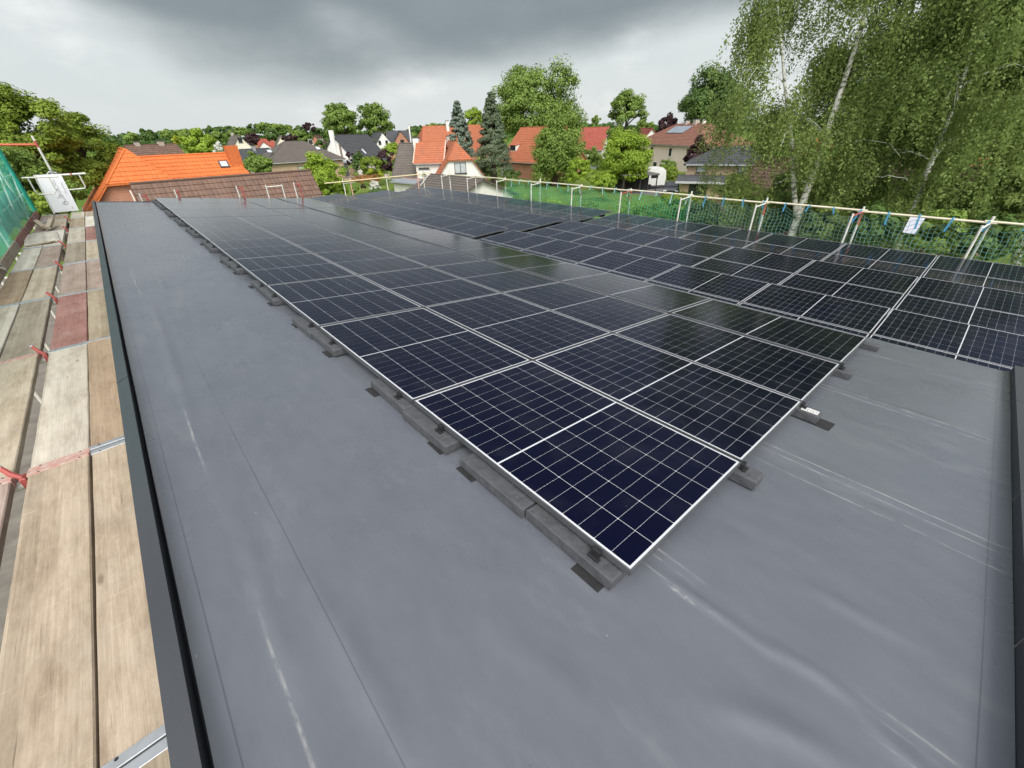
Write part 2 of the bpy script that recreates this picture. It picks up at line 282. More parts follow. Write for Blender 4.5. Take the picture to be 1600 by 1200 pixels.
# ------------------------------------------------------------------ the flat-roofed building we stand on
RX0, RX1, RY0, RY1 = -1.385, 5.06, -1.13, 17.45
BLD = thing('flat_roofed_building', 'building with grey membrane flat roof carrying the solar panels', 'building', (0, 0, GZ))
def bpart(name, mb, m): return mb.build(name, m, BLD, (0, 0, -GZ))
LAPS = [-1.18, 0.28, 1.67, 3.07, 4.40]
def membrane():
    m, nt, b = nodes('roof_membrane_sheet'); N = nt.nodes.new; L = nt.links.new
    def mt(op, a, bb=None, c=None, clamp=False):
        n = N('ShaderNodeMath'); n.operation = op; n.use_clamp = clamp
        for i, v in enumerate((a, bb, c)):
            if v is None: continue
            if isinstance(v, (int, float)): n.inputs[i].default_value = v
            else: L(v, n.inputs[i])
        return n.outputs[0]
    tc = N('ShaderNodeTexCoord'); sp = N('ShaderNodeSeparateXYZ'); L(tc.outputs['Object'], sp.inputs[0]); X, Y = sp.outputs[0], sp.outputs[1]
    wob = mt('MULTIPLY', mt('SUBTRACT', tex_noise(nt, 1.1, 3, off=5), .5), .05)
    xw = mt('ADD', X, wob)
    cloud = tex_noise(nt, 0.7, 6, .6); fine = tex_noise(nt, 9, 5, .65, stretch=(1, .4, 1), off=2); grit = tex_noise(nt, 34, 6, .75, stretch=(1, .28, 1), off=9)
    base = ramp(nt, cloud, (.110, .120, .142), (.130, .140, .161), .3, .7)
    fmix = N('ShaderNodeMixRGB'); fmix.blend_type = 'MULTIPLY'; fmix.inputs[0].default_value = .5; L(base, fmix.inputs[1]); L(ramp(nt, fine, (.80, .80, .82), (1.12, 1.1, 1.08)), fmix.inputs[2])
    # pale dust caught along the laps and folds of the sheets
    dust = None
    gate = tex_noise(nt, 0.85, 4, .6, stretch=(.55, 1, 1), off=11)
    for k, lx in enumerate(LAPS + [0.16, 0.235, 1.44, 1.60, 3.00]):
        d = mt('ABSOLUTE', mt('SUBTRACT', xw, lx)); wd = .0085 if k < 5 else .006
        s = mt('SUBTRACT', 1.0, mt('DIVIDE', d, wd), clamp=True)
        dust = s if dust is None else mt('MAXIMUM', dust, s)
    nearend = mt('MULTIPLY', mt('SUBTRACT', .25, Y), 2.5, clamp=True)
    g1 = mt('MULTIPLY', mt('SUBTRACT', mt('ADD', gate, mt('MULTIPLY', nearend, .09)), .47), 7.0, clamp=True)
    g2 = mt('MULTIPLY', mt('SUBTRACT', grit, .40), 5.0, clamp=True)
    dust = mt('MULTIPLY', mt('MULTIPLY', dust, g1), g2)
    # torn-off tape and mortar smudges near the front edge
    for (sx_, sy_, rx_, ry_) in ((.15, -.16, .012, .07), (.17, -.30, .008, .03)):
        ex = mt('DIVIDE', mt('SUBTRACT', X, sx_), rx_); ey = mt('DIVIDE', mt('SUBTRACT', Y, sy_), ry_); rr2 = mt('ADD', mt('MULTIPLY', ex, ex), mt('MULTIPLY', ey, ey))
        dust = mt('MAXIMUM', dust, mt('MULTIPLY', mt('MULTIPLY', mt('SUBTRACT', 1.0, rr2), 1.0, clamp=True), mt('MULTIPLY', mt('SUBTRACT', grit, .46), 8.0, clamp=True)))
    # scuffed film of dust, more on the near end of the roof
    film = mt('MULTIPLY', mt('MULTIPLY', mt('SUBTRACT', tex_noise(nt, 2.4, 8, .7, stretch=(1.6, .5, 1), off=21), .56), 4.0, clamp=True), .12)
    vor = N('ShaderNodeTexVoronoi'); vor.inputs['Scale'].default_value = 5.5; L(tc.outputs['Object'], vor.inputs['Vector'])
    spk = mt('MULTIPLY', mt('LESS_THAN', vor.outputs['Distance'], .017), .45)
    tot = mt('MAXIMUM', mt('MAXIMUM', mt('MULTIPLY', dust, .55), film), spk)
    mx = N('ShaderNodeMixRGB'); L(tot, mx.inputs[0]); L(fmix.outputs[0], mx.inputs[1]); mx.inputs[2].default_value = (.52, .50, .45, 1)
    # welded seam beads
    seam = None
    for (src, v0) in ((X, -1.333), (X, -0.99), (Y, -1.05)):
        s = mt('LESS_THAN', mt('ABSOLUTE', mt('SUBTRACT', mt('ADD', src, mt('MULTIPLY', wob, .12)), v0)), .0022)
        seam = s if seam is None else mt('MAXIMUM', seam, s)
    mx2 = N('ShaderNodeMixRGB'); L(mt('MULTIPLY', seam, .5), mx2.inputs[0]); L(mx.outputs[0], mx2.inputs[1]); mx2.inputs[2].default_value = (.045, .047, .05, 1)
    L(mx2.outputs[0], b.inputs['Base Color'])
    rr = N('ShaderNodeMapRange'); L(cloud, rr.inputs[0]); rr.inputs[3].default_value = .235; rr.inputs[4].default_value = .32; L(mt('ADD', rr.outputs[0], mt('MULTIPLY', tot, .4)), b.inputs['Roughness'])
    b.inputs['Specular IOR Level'].default_value = .72
    hs = mt('ADD', mt('MULTIPLY', grit, .25), mt('ADD', mt('MULTIPLY', fine, .5), mt('MULTIPLY', cloud, 1.5))); bump(nt, b, hs, .25, .004)
    xs = np.unique(np.concatenate([np.arange(RX0, .7, .016), np.arange(.7, RX1, .045), [RX1]])); ys = np.unique(np.concatenate([np.arange(RY0, 2.6, .03), np.arange(2.6, RY1, .10), [RY1]]))
    GX, GY = np.meshgrid(xs, ys, indexing='ij'); H = ROOF0 + SL * GX
    rng = np.random.RandomState(4)
    for k in range(9):
        a, bq, p = rng.uniform(-2.2, 2.2), rng.uniform(-1.6, 1.6), rng.uniform(0, 6.3); H = H + .0011 * np.sin(a*GX*2 + bq*GY*2 + p)
    def fold(x0, y0, x1, y1, h, w, bend=0.0):
        dx, dy = x1 - x0, y1 - y0; l2 = dx*dx + dy*dy
        t = ((GX - x0)*dx + (GY - y0)*dy) / l2; tcl = np.clip(t, 0, 1)
        d = (GX - x0 - dx*tcl - bend*np.sin(tcl*math.pi)) ; e = (GY - y0 - dy*tcl)
        r2 = (d*d + e*e) / (w*w)
        return h * np.exp(-r2) * np.clip(np.sin(np.clip(tcl*.94 + .03, 0, 1)*math.pi), 0, 1) ** .6
    for a in ((-1.11, 5.4, -1.15, 2.65, .012, .035), (-0.94, 7.2, -.92, 6.2, .008, .03), (-1.00, .98, -.97, .15, .010, .05), (-1.13, 1.4, -1.15, .5, .006, .03), (.17, -.02, .20, -.52, .009, .022), (.20, -.46, .25, -.80, .010, .03, .02),
              (.23, -.72, .16, -1.0, .008, .03), (-.16, -.42, .03, -.82, .010, .045, .03), (.62, -.50, .66, -.85, .010, .04), (1.64, -.2, 1.67, -.95, .010, .03), (3.05, -.05, 3.08, -1.0, .012, .035), (-.55, .35, -.45, -.2, .006, .06), (1.46, -.6, 1.42, -.9, .012, .03), (4.3, -.35, 4.42, -1.0, .012, .04)):
        H = H + fold(*a)
    for lx in LAPS + [-1.333, -0.99]: H = H + .0022 / (1 + np.exp(-(GX - lx) / .004))
    H = H + .05 * np.exp(-(GX - RX0) / .022) * .8 + .010 * np.exp(-(GY - RY0) / .012)
    v = np.stack([GX, GY, H], -1).reshape(-1, 3); ny = len(ys); nx = len(xs)
    i = np.arange(nx - 1)[:, None] * ny + np.arange(ny - 1)[None, :]; f = np.stack([i, i + ny, i + ny + 1, i + 1], -1).reshape(-1, 4)
    o = link('roof_membrane', npmesh('roof_membrane', v, f, m, smooth=True), BLD, (0, 0, -GZ))
membrane()
M_render = mat('building_render', (.62, .60, .56), (.52, .50, .47), .9, scale=1.5)
# slab edge under the membrane, walls, lower roof
mb = MB(); z0, z1 = roofz(RX0) - .02, roofz(RX1) - .02
mb.poly([(RX0, RY0, z0), (RX1, RY0, z1), (RX1, RY1, z1), (RX0, RY1, z0)], (0, 0, -.10)); bpart('roof_slab', mb, M_anth)
mb = MB(); mb.box(-1.36, 4.86, -1.10, 17.40, GZ, -.82); bpart('wall', mb, M_render)
LRZ = lambda x: -1.20 - (x - 4.87) * .0335
mb = MB(); mb.poly([(4.87, -6, LRZ(4.87)), (12.56, -6, LRZ(12.56)), (12.56, 22.0, LRZ(12.56)), (4.87, 22.0, LRZ(4.87))], (0, 0, -.25)); bpart('lower_roof', mb, M_anth)
mb = MB(); mb.box(4.87, 12.5, -5.98, 21.95, GZ, -1.72); bpart('lower_wall', mb, M_render)
mb = MB(); mb.box(0.0, 4.86, 17.41, 21.9, GZ, -1.72); bpart('rear_wall', mb, M_render)
mb = MB(); mb.box(0.0, 4.85, 17.62, 21.95, -1.70, -1.62); bpart('rear_roof', mb, M_anth)
# metal parapet caps, folded sheet: outer flange, top sloping inward, inner drip
def cap_left(y0, y1):
    pr = [(-1.478, -.30), (-1.478, .055), (-1.405, .083), (-1.402, .012), (-1.386, .0), (-1.386, -.05)]
    mb = MB(); v = [(x, y, z) for y in (y0, y1) for x, z in pr]; n = len(pr)
    mb.add(v, [(i, i + 1, n + i + 1, n + i) for i in range(n - 1)]); return bpart('parapet_cap', mb, M_anth)
ys = [-1.2, .37, 3.36, 6.35, 9.34, 12.33, 15.32, 17.50]
for a, b_ in zip(ys[:-1], ys[1:]): cap_left(a + .002, b_ - .002)
for y in ys[1:-1]:
    pr = [(-1.4805, -.05), (-1.4805, .0565), (-1.405, .0855), (-1.3995, .02)]; mb = MB(); mb.add([(x, yy, z) for yy in (y - .006, y + .006) for x, z in pr], [(i, i + 1, 4 + i + 1, 4 + i) for i in range(3)]); bpart('cap_joint_strip', mb, M_anth)
def cap_near(x0, x1):
    mb = MB(); v = []
    for x in (x0, x1):
        z = roofz(x); v += [(x, RY0 - .002, z - .03), (x, RY0 - .001, z + .10), (x, RY0 - .16, z + .10), (x, RY0 - .16, z - .35)]
    mb.add(v, [(i, i + 1, i + 5, i + 4) for i in range(3)]); return bpart('parapet_cap', mb, M_anth)
for a, b_ in ((-1.46, .95), (.955, 2.2), (2.205, 3.9), (3.905, 5.06)): cap_near(a, b_ - .003)
mb = MB(); v = []
for x in (-1.47, 5.06):
    z = roofz(x); v += [(x, 17.45, z - .02), (x, 17.452, z + .022), (x, 17.56, z + .02), (x, 17.56, z - .3)]
mb.add(v, [(i, i + 1, i + 5, i + 4) for i in range(3)]); bpart('parapet_cap', mb, M_anth)

# ------------------------------------------------------------------ solar panels
PW, PL = 1.134, 1.722
def cell_material():
    m, nt, b = nodes('solar_cell'); N = nt.nodes.new; L = nt.links.new
    tc = N('ShaderNodeTexCoord'); sp = N('ShaderNodeSeparateXYZ'); L(tc.outputs['Object'], sp.inputs[0])
    oi = N('ShaderNodeObjectInfo')
    n = tex_noise(nt, 1.5, 3)
    c = ramp(nt, n, (.0012, .0016, .0095), (.0022, .0028, .0165), .3, .7)
    # fine busbar wires across the cell
    vo = N('ShaderNodeTexVoronoi'); vo.inputs['Scale'].default_value = 11; pos = N('ShaderNodeNewGeometry'); L(pos.outputs['Position'], vo.inputs['Vector'])
    sp_ = N('ShaderNodeMath'); sp_.operation = 'LESS_THAN'; L(vo.outputs['Distance'], sp_.inputs[0]); sp_.inputs[1].default_value = .028
    dn = N('ShaderNodeTexNoise'); dn.inputs['Scale'].default_value = 3.1; dn.inputs['Detail'].default_value = 7; L(pos.outputs['Position'], dn.inputs['Vector'])
    df = N('ShaderNodeMapRange'); df.inputs[1].default_value = .5; df.inputs[2].default_value = .8; df.inputs[4].default_value = .035; L(dn.outputs[0], df.inputs[0])
    sk_ = N('ShaderNodeMath'); sk_.operation = 'MULTIPLY_ADD'; L(sp_.outputs[0], sk_.inputs[0]); sk_.inputs[1].default_value = .35; L(df.outputs[0], sk_.inputs[2])
    mx = N('ShaderNodeMixRGB'); L(sk_.outputs[0], mx.inputs[0]); L(c, mx.inputs[1]); mx.inputs[2].default_value = (.32, .32, .31, 1); L(mx.outputs[0], b.inputs['Base Color'])
    b.inputs['IOR'].default_value = 1.36; b.inputs['Specular Tint'].default_value = (.50, .55, 1.0, 1)
    rn = tex_noise(nt, 60, 3, .6, off=4); rr = N('ShaderNodeMapRange'); L(rn, rr.inputs[0]); rr.inputs[3].default_value = .10; rr.inputs[4].default_value = .155; L(rr.outputs[0], b.inputs['Roughness'])
    return m
M_cell = cell_material()
M_back = mat('backsheet', (.66, .67, .70), (.60, .61, .64), .35, scale=3, coat=1.0)
# meshes shared by every panel (origin: corner of the panel, top of the frame at z = 0)
mb = MB(); fw = .0065
mb.box(0, PW, 0, fw, -.035, 0, .0012); mb.box(0, PW, PL - fw, PL, -.035, 0, .0012); mb.box(0, fw, fw + .0005, PL - fw - .0005, -.035, -.0002, .0012); mb.box(PW - fw, PW, fw + .0005, PL - fw - .0005, -.035, -.0002, .0012)
ME_frame = mb.mesh('frame', M_alu)
mb = MB(); mb.box(fw - .001, PW - fw + .001, fw - .001, PL - fw + .001, -.008, -.0030); ME_back = mb.mesh('backsheet', M_back)
mg = fw + .0105; cx = (PW - 2*mg) / 6; halfL = PL/2 - mg - .005; cy = halfL / 9
def cell_shape(mb, x, y, flip):
    w, h, c = cx - .0028, cy - .0016, .0035
    pts = [(0, c), (c, 0), (w - c, 0), (w, c), (w, h), (0, h)]
    if flip: pts = [(p[0], h - p[1]) for p in pts][::-1]
    mb.add([(x + p[0], y + p[1], 0) for p in pts], [tuple(range(6))])
CELLS = []
for j in range(18):
    for i in range(6):
        yy = mg + j*cy if j < 9 else PL/2 + .005 + (j - 9)*cy
        CELLS.append((mg + i*cx + .0017, yy + .0012, j % 2))
MEC = []
for fl in (0, 1):
    mb = MB(); cell_shape(mb, 0, 0, fl); MEC.append(mb.mesh('solar_cell', M_cell))
mb = MB()
for x, y, fl in CELLS: cell_shape(mb, x, y, fl)
ME_cells = mb.mesh('solar_cells', M_cell)
mb = MB(); mb.box(-.022, .006, -.02, .02, -.045, -.010, .002); mb.box(-.04, -.018, -.028, .028, -.055, -.042, .002); ME_clamp_l = mb.mesh('clamp', M_dark)
mb = MB(); mb.box(-.02, .02, -.022, .006, -.045, -.008, .002); mb.box(-.028, .028, -.04, -.018, -.06, -.042, .002); ME_clamp_n = mb.mesh('clamp', M_dark)
ORD = ['nearest', 'second', 'third', 'fourth', 'fifth', 'sixth', 'seventh', 'eighth', 'ninth', 'tenth', 'eleventh', 'twelfth', 'thirteenth']
def panel(loc, tilt, label, group, single=False, clamps=(), rx=0.0):
    t = thing('solar_panel', label, 'solar panel', loc, (rx, tilt, 0), group)
    link('frame', ME_frame, t); link('backsheet', ME_back, t)
    if single:
        for x, y, fl in CELLS: link('solar_cell', MEC[fl], t, (x, y, -.0022))
    else: stuff(link('solar_cells', ME_cells, t, (0, 0, -.0022)))
    for me, x, y in clamps: link('clamp', me, t, (x, y, 0))
    return t
rnd = random.Random(5); TH = R(6.17)
for i in range(4):
    for j in range(10):
        gx = i * (PW + .02); y = j * (PL + .02) + rnd.uniform(-.003, .003)
        tl = TH + R(rnd.uniform(-.12, .12)) + (R(.3) if i == 3 else 0); lift = .012 if i == 3 else 0
        cl = []
        if i == 0: cl += [(ME_clamp_l, 0, .16), (ME_clamp_l, 0, PL - .35)]
        if j == 0 and i > 0: cl += [(ME_clamp_n, 0.0, 0)]
        side = ['left', 'second', 'third', 'right'][i]
        panel((gx * math.cos(TH), y, -gx * math.sin(TH) + lift + rnd.uniform(-.002, .002)), tl,
              f'{ORD[j]} dark solar panel from the camera in the {side} column of the front array', 'panels of the front array', single=(j < 3 or (j == 3 and i < 2)), clamps=cl, rx=R(rnd.uniform(-.08, .08)))
P2 = 1.275; RW = 1.2 / PW
def right_row(k, y0, n, dz, blk):
    """k even: rows falling away from us (B), odd: rows rising (A)"""
    pair = (k + 1) // 2
    for j in range(n):
        y = y0 + j * (PL + .02) * (1.03 if blk else 1)
        if k % 2 == 1:
            vx, vz = 6.10 + (pair - 1) * 2*P2, -.98 - (pair - 1) * .085; x, z, tl = vx + .012, vz, -R(1.6)
        else:
            vx, vz = 6.10 + pair * 2*P2, -.98 - pair * .085; tl = -R(1.6); x = vx - 1.2 * math.cos(tl) - .012; z = vz + 1.2 * math.sin(tl) - .001
        row = ['nearest', 'second', 'third', 'fourth', 'fifth', 'farthest'][k]; w = ['right lower array', 'far lower array'][blk]
        jj = j if blk else n - 1 - j
        t = panel((x, y, z + dz), tl + R(rnd.uniform(-.25, .25)), f'{ORD[jj]} dark solar panel from the {["gap", "gap"][blk]} in the {row} row of the {w}', f'panels of the {w}', rx=R(rnd.uniform(-.1, .1)))
        t.scale = (RW, 1, 1)
for k in range(6):
    right_row(k, .11 - 2 * (PL + .02), 7, 0, 0)
    right_row(k, 9.02, 7, .03, 1)
# rails the lower array stands on
for k in range(6):
    for yy, n in ((-3.35, 12.1), (9.4, 12.1)):
        vx = 6.10 + (k // 2) * 2*P2 - (0.03 if k % 2 == 0 else -1.25); zt = -1.075 - (k // 2) * .085
        mb = MB(); mb.box(-.03, .03, 0, n, -.10, .0, .003); o = mb.build('mounting_rail', M_dark, None, (vx, yy, zt))
        tag(o, f'dark metal mounting rail under the {ORD[k]} row of the {"near" if yy < 0 else "far"} lower array', 'rail', 'mounting rails of the lower array')

# ------------------------------------------------------------------ ballast blocks and rubber mats of the front array
def blockmesh(lx, ly, h):
    mb = MB(); mb.box(0, lx, 0, ly, 0, h, .007); return mb.mesh('ballast_block', M_conc)
ME_blk = blockmesh(.20, .515, .066); ME_blkx = blockmesh(.13, .30, .066)
mb = MB(); mb.box(0, .22, 0, .15, 0, .008); ME_mat = mb.mesh('rubber_mat', M_mat)
mb = MB(); mb.box(0, .16, 0, .32, 0, .008); ME_matx = mb.mesh('rubber_mat', M_mat)
def on_roof(name, me, x, y, dz, rz, label, cat, group):
    o = link(name, me, None, (x, y, roofz(x) + dz + .003), (0, TH, rz)); return tag(o, label, cat, group)
for k in range(11):
    yc = .04 if k == 0 else k * (PL + .02) - .52
    if k == 10: yc = 17.42 - 1.05
    for h in range(2):
        jx = rnd.uniform(-.012, .012)
        on_roof('ballast_block', ME_blk, -.085 + jx, yc + h * .525, .008, R(rnd.uniform(-1, 1)), f'grey concrete ballast block at left panel edge, {ORD[k]} pair from the camera, {["nearer", "farther"][h]} one', 'ballast block', 'ballast blocks along the left edge')
    for h, yy in enumerate((yc + .03, yc + .90)):
        on_roof('rubber_mat', ME_mat, -.115, yy, .0, R(rnd.uniform(-2, 2)), f'black rubber mat under the {ORD[k]} ballast pair from the camera, {["nearer", "farther"][h]} end', 'mat', 'rubber mats along the left edge')
for i in range(1, 5):
    x = i * (PW + .02) * math.cos(TH) - .075
    on_roof('ballast_block', ME_blkx, x, -.135 + .02 * (i % 2), .008, R(rnd.uniform(-2, 2)), f'concrete ballast block sticking out at near edge under {["first", "second", "third", "last"][i - 1]} panel joint from the left', 'ballast block', 'ballast blocks along the near edge')
    if i > 1: on_roof('rubber_mat', ME_matx, x - .02, -.225, .0, R(rnd.uniform(-3, 3)), f'black rubber mat sticking out at near edge under {["first", "second", "third", "last"][i - 1]} panel joint', 'mat', 'rubber mats along the near edge')
x = 2 * (PW + .02) * math.cos(TH) - .07
mb = MB(); mb.box(0, .075, 0, .11, 0, .0012); o = mb.build('paper_label', mat('paper_white', (.58, .58, .57), (.5, .5, .49), .7, scale=3), None, (x + .012, -.122, roofz(x) + .081), (0, TH, R(1)))
tag(o, 'small white printed paper label lying on a concrete block at the near panel edge', 'label')
mb = MB()
for r in range(5): mb.box(.012, .062 - .012 * (r % 2), .012 + r*.018, .015 + r*.018 + .003*(r % 2), .0012, .0016)
mb.build('print_line', mat('print_grey', (.25, .25, .26), None, .8), o)
# ------------------------------------------------------------------ scaffold on the left: planks
WD = {'pale': wood('plank_pale', (0.456, 0.394, 0.311), (0.310, 0.261, 0.199), (0.410, 0.372, 0.321)), 'natural': wood('plank_natural', (0.412, 0.343, 0.264), (0.270, 0.217, 0.162), (0.339, 0.295, 0.246)),
      'tan': wood('plank_tan', (0.374, 0.316, 0.238), (0.233, 0.188, 0.138), (0.289, 0.250, 0.204)), 'orange': wood('plank_orange', (0.386, 0.296, 0.213), (0.273, 0.197, 0.135), (0.404, 0.355, 0.290)),
      'grey': wood('plank_grey', (0.523, 0.482, 0.414), (0.383, 0.349, 0.299), (0.482, 0.444, 0.398)), 'red': wood('plank_red', (0.308, 0.162, 0.143), (0.223, 0.110, 0.100), (0.369, 0.268, 0.235)),
      'pink': wood('plank_pinkish', (0.366, 0.291, 0.254), (0.255, 0.196, 0.170), (0.362, 0.310, 0.272)), 'white': wood('plank_whitewashed', (0.633, 0.600, 0.541), (0.494, 0.467, 0.413), (0.514, 0.478, 0.422)),
      'weathered': wood('plank_weathered', (0.326, 0.284, 0.228), (0.211, 0.179, 0.142), (0.287, 0.256, 0.216))}
M_plate_red = mat('plate_red_worn', (.46, .18, .15), (.50, .42, .36), .6, .2, scale=22)
M_plate = mat('plate_zinc', (.46, .48, .50), (.36, .375, .39), .45, .6, scale=12)
PZ = -.22
JY = [-1.6, .80, 3.03, 5.36, 7.64, 9.88, 12.12, 14.32, 16.45, 17.75]
COLS = [('column against the roof edge', -1.492, .250, ['tan', 'natural', 'orange', 'tan', 'pink', 'pale', 'red', 'white', 'pale'], [0, 0, 0, 0, 0, 0, 0, 0, 0]),
        ('second column from the roof edge', -1.752, .288, ['natural', 'natural', 'grey', 'red', 'pink', 'weathered', 'grey', 'tan', 'grey'], [1, 1, 0, 0, 0, 0, 0, 0, 0]),
        ('column left of the gap', -2.112, .285, ['weathered', 'pink', 'pale', 'weathered', 'pale', 'pink', 'white', 'pale', 'tan'], [1, 1, 1, 0, 0, 0, 0, 0, 0]),
        ('outermost column', -2.406, .272, ['tan', 'tan', 'grey', 'grey', 'orange', 'white', 'white', 'pink', 'pink'], [1, 1, 1, 0, 0, 0, 0, 0, 0])]
rp = random.Random(11); mb = MB(); mb.tube([(0, 0, 0), (0, 0, .0014)], .0065, 8); ME_rivet = mb.mesh('rivet', M_dark)
for cname, xr, w, kinds, redp in COLS:
    for k, kind in enumerate(kinds):
        y0, y1 = JY[k] + rp.uniform(.004, .012), JY[k + 1] - rp.uniform(.004, .012); ln = y1 - y0
        word = {'pale': 'pale', 'natural': 'bare wooden', 'tan': 'tan', 'orange': 'orange-brown', 'grey': 'pale grey', 'red': 'red-stained', 'pink': 'pinkish brown', 'white': 'whitewashed', 'weathered': 'weathered grey-brown'}[kind]
        t = thing('scaffold_plank', f'{word} scaffold plank, {ORD[k]} from the camera in the {cname}', 'plank', (xr, y0, PZ + rp.uniform(-.006, .004)), (R(rp.uniform(-.15, .15)), R(rp.uniform(-.7, .7)), R(rp.uniform(-.12, .12))), 'scaffold planks')
        # board with a slightly uneven upper face and worn edges
        mb = MB(); n = 10; pr = [(-w, -.045), (-w, -.006), (-w + .006, 0), (-w * .5, .0012), (-.006, 0), (0, -.006), (0, -.045)]; v = []
        for i in range(n + 1):
            yy = ln * i / n; wob = rp.uniform(-.0018, .0018)
            v += [(px_ + (wob if abs(px_ + w * .5) > .05 else 0), yy, pz_ - .004 * math.sin(math.pi * i / n)) for px_, pz_ in pr]
        q = len(pr); f = [(i*q + j, (i+1)*q + j, (i+1)*q + (j+1) % q, i*q + (j+1) % q) for i in range(n) for j in range(q)] + [tuple(range(q)), tuple(n*q + j for j in range(q - 1, -1, -1))]
        mb.add(v, f); mb.build('board', WD[kind], t)
        for e, ye in enumerate((0, ln - .055)):
            mb = MB(); mb.box(-w - .003, .003, ye - (.004 if e == 0 else -.018), ye + (.037 if e == 0 else .055) + (.004 if e else 0), -.048, .0035, .0015)
            pl = mb.build('end_plate', M_plate_red if redp[k] or (e == 0 and k > 0 and redp[k-1]) else M_plate, t)
            if k < 4:
                for xx in (-w*.82, -w*.15): link('rivet', ME_rivet, pl, (xx, ye + .028, .0030))
# transoms with red wedge heads in the gap, standards, lower deck
for k, y in enumerate(JY[1:-1]):
    t = thing('scaffold_transom', f'steel scaffold transom with red wedge head under the {ORD[k]} plank joint from the camera', 'transom', (-1.9, y, PZ - .075), (0, 0, 0), 'transoms under the plank joints')
    mb = MB(); mb.tube([(-.86, 0, 0), (.40, 0, 0)], .024, 10); mb.build('tube', M_tube, t)
    mb = MB(); mb.box(-.19, -.16, -.035, .035, -.03, .065, .006); mb.build('wedge_head', M_red, t)
    mb = MB(); dx = rp.uniform(-.02, .02); mb.tube([(-.175, -.01, .06), (-.195 + dx, .015, .10), (-.22 + dx, .045, .145)], [.016, .016, .014], 8); h = mb.build('wedge', M_red, t)
    mb = MB(); mb.tube([(-.22 + dx, .045, .143), (-.225 + dx, .052, .153)], [.0155, .0145], 8); mb.build('wedge_tip', M_steel, h)
    t = thing('scaffold_post', f'pale steel scaffold post below deck at the {ORD[k]} plank joint from the camera, inner row', 'scaffold post', (-2.075, y + .06, GZ), (0, 0, 0), 'inner posts of the left scaffold')
    mb = MB(); mb.tube([(0, 0, 0), (0, 0, 5.72)], .024, 8); mb.build('tube', M_tube, t)
    mb = MB(); mb.tube([(0, 0, 3.6), (0, 0, 3.66)], .045, 8); mb.build('rosette', M_tube, t)
for k, y in enumerate(JY[1:-1]):
    t = thing('lower_plank', f'dusty plank on the lower scaffold deck, {ORD[k]} from the camera', 'plank', (-1.80, y, -2.2), (0, 0, 0), 'lower deck planks')
    for j in range(3):
        mb = MB(); mb.box(-.29 - j*.30 + .1, -.01 - j*.30 + .1, .02, 2.0, -.04, 0, .004); mb.build('board', WD[['weathered', 'grey', 'tan'][j]], t)
mb = MB()
for k, (y, z) in enumerate(((4.1, -1.0), (4.9, -1.1), (6.2, -1.0), (3.6, -1.2))):
    t = thing('white_board', f'white board lying under the deck gap, {ORD[k]} of four', 'board', (-2.05, y + .35, z - .4), (R(4), 0, R(3 * k)), 'white boards under the gap')
    m_ = MB(); m_.box(-.15, .15, 0, .34, -.02, 0, .004); m_.build('panel', M_wht, t); m_ = MB(); m_.tube([(-.2, -.06, .0), (.2, -.09, .02)], .022, 8); m_.build('tube', M_tube, t)
# toe boards on the outer side
for k in range(2, 9):
    y0, y1 = JY[k] + .01, JY[k + 1] - .01; red = k >= 6
    t = thing('toe_board', f'{"red painted" if red else "grey weathered"} toe board standing on the outer plank edge, {ORD[k - 2]} from the camera', 'toe board', (-2.70, y0, PZ + .004), (0, R(-6), 0), 'toe boards')
    mb = MB(); mb.box(-.03, 0, 0, y1 - y0, 0, .15, .003); mb.build('board', WD['red'] if red else WD['weathered'], t)
    mb = MB(); mb.box(-.034, .004, 0, .05, -.002, .154, .002); mb.build('end_plate', M_plate, t)
t = thing('white_sheet_board', 'white plywood board lying across the left planks before the offcuts', 'board', (-2.39, 12.42, PZ + .012), (0, 0, R(4)))
mb = MB(); mb.box(-.27, .26, 0, 1.55, 0, .018, .002); mb.build('panel', WD['white'], t)
for k, (x, y, a, l) in enumerate(((-2.46, 14.6, 12, .62), (-2.37, 14.35, -6, .75))):
    t = thing('timber_offcut', ['short timber offcut leaning by the red toe board', 'short timber offcut standing near the plank joint'][k], 'offcut', (x, y, PZ + .03), (R(8), 0, R(a))); mb = MB(); mb.box(-.045, .045, 0, l, 0, .07, .004); mb.build('block', WD['pale'], t)
t = thing('roof_batten', 'thin wooden batten lying in front of the white board', 'batten', (-2.62, 12.28, PZ + .02), (0, 0, 0)); mb = MB(); mb.tube([(0, 0, 0), (.42, .17, .01)], .018, 5); mb.build('stick', WD['tan'], t)
# outer side: posts, green debris net, white banner behind it
def netting(name, col, alpha):
    m, nt, b = nodes(name); N = nt.nodes.new; L = nt.links.new
    n = tex_noise(nt, 3, 5); L(ramp(nt, n, col, [c * .75 for c in col]), b.inputs['Base Color']); b.inputs['Roughness'].default_value = .8
    tr = N('ShaderNodeBsdfTransparent'); tl = N('ShaderNodeBsdfTranslucent'); tl.inputs[0].default_value = rgb(col)
    a = N('ShaderNodeMixShader'); a.inputs[0].default_value = .4; L(b.outputs[0], a.inputs[1]); L(tl.outputs[0], a.inputs[2])
    k = N('ShaderNodeMixShader'); k.inputs[0].default_value = alpha; L(tr.outputs[0], k.inputs[1]); L(a.outputs[0], k.inputs[2]); L(k.outputs[0], nt.nodes['Material Output'].inputs[0]); return m
M_debris = netting('debris_net', (.07, .68, .53), .56)
t = thing('debris_net', 'translucent teal-green debris net along the outer side of left scaffold', 'net', (-2.76, 4.0, PZ))
ny, nz = 120, 14; v = []; f = []
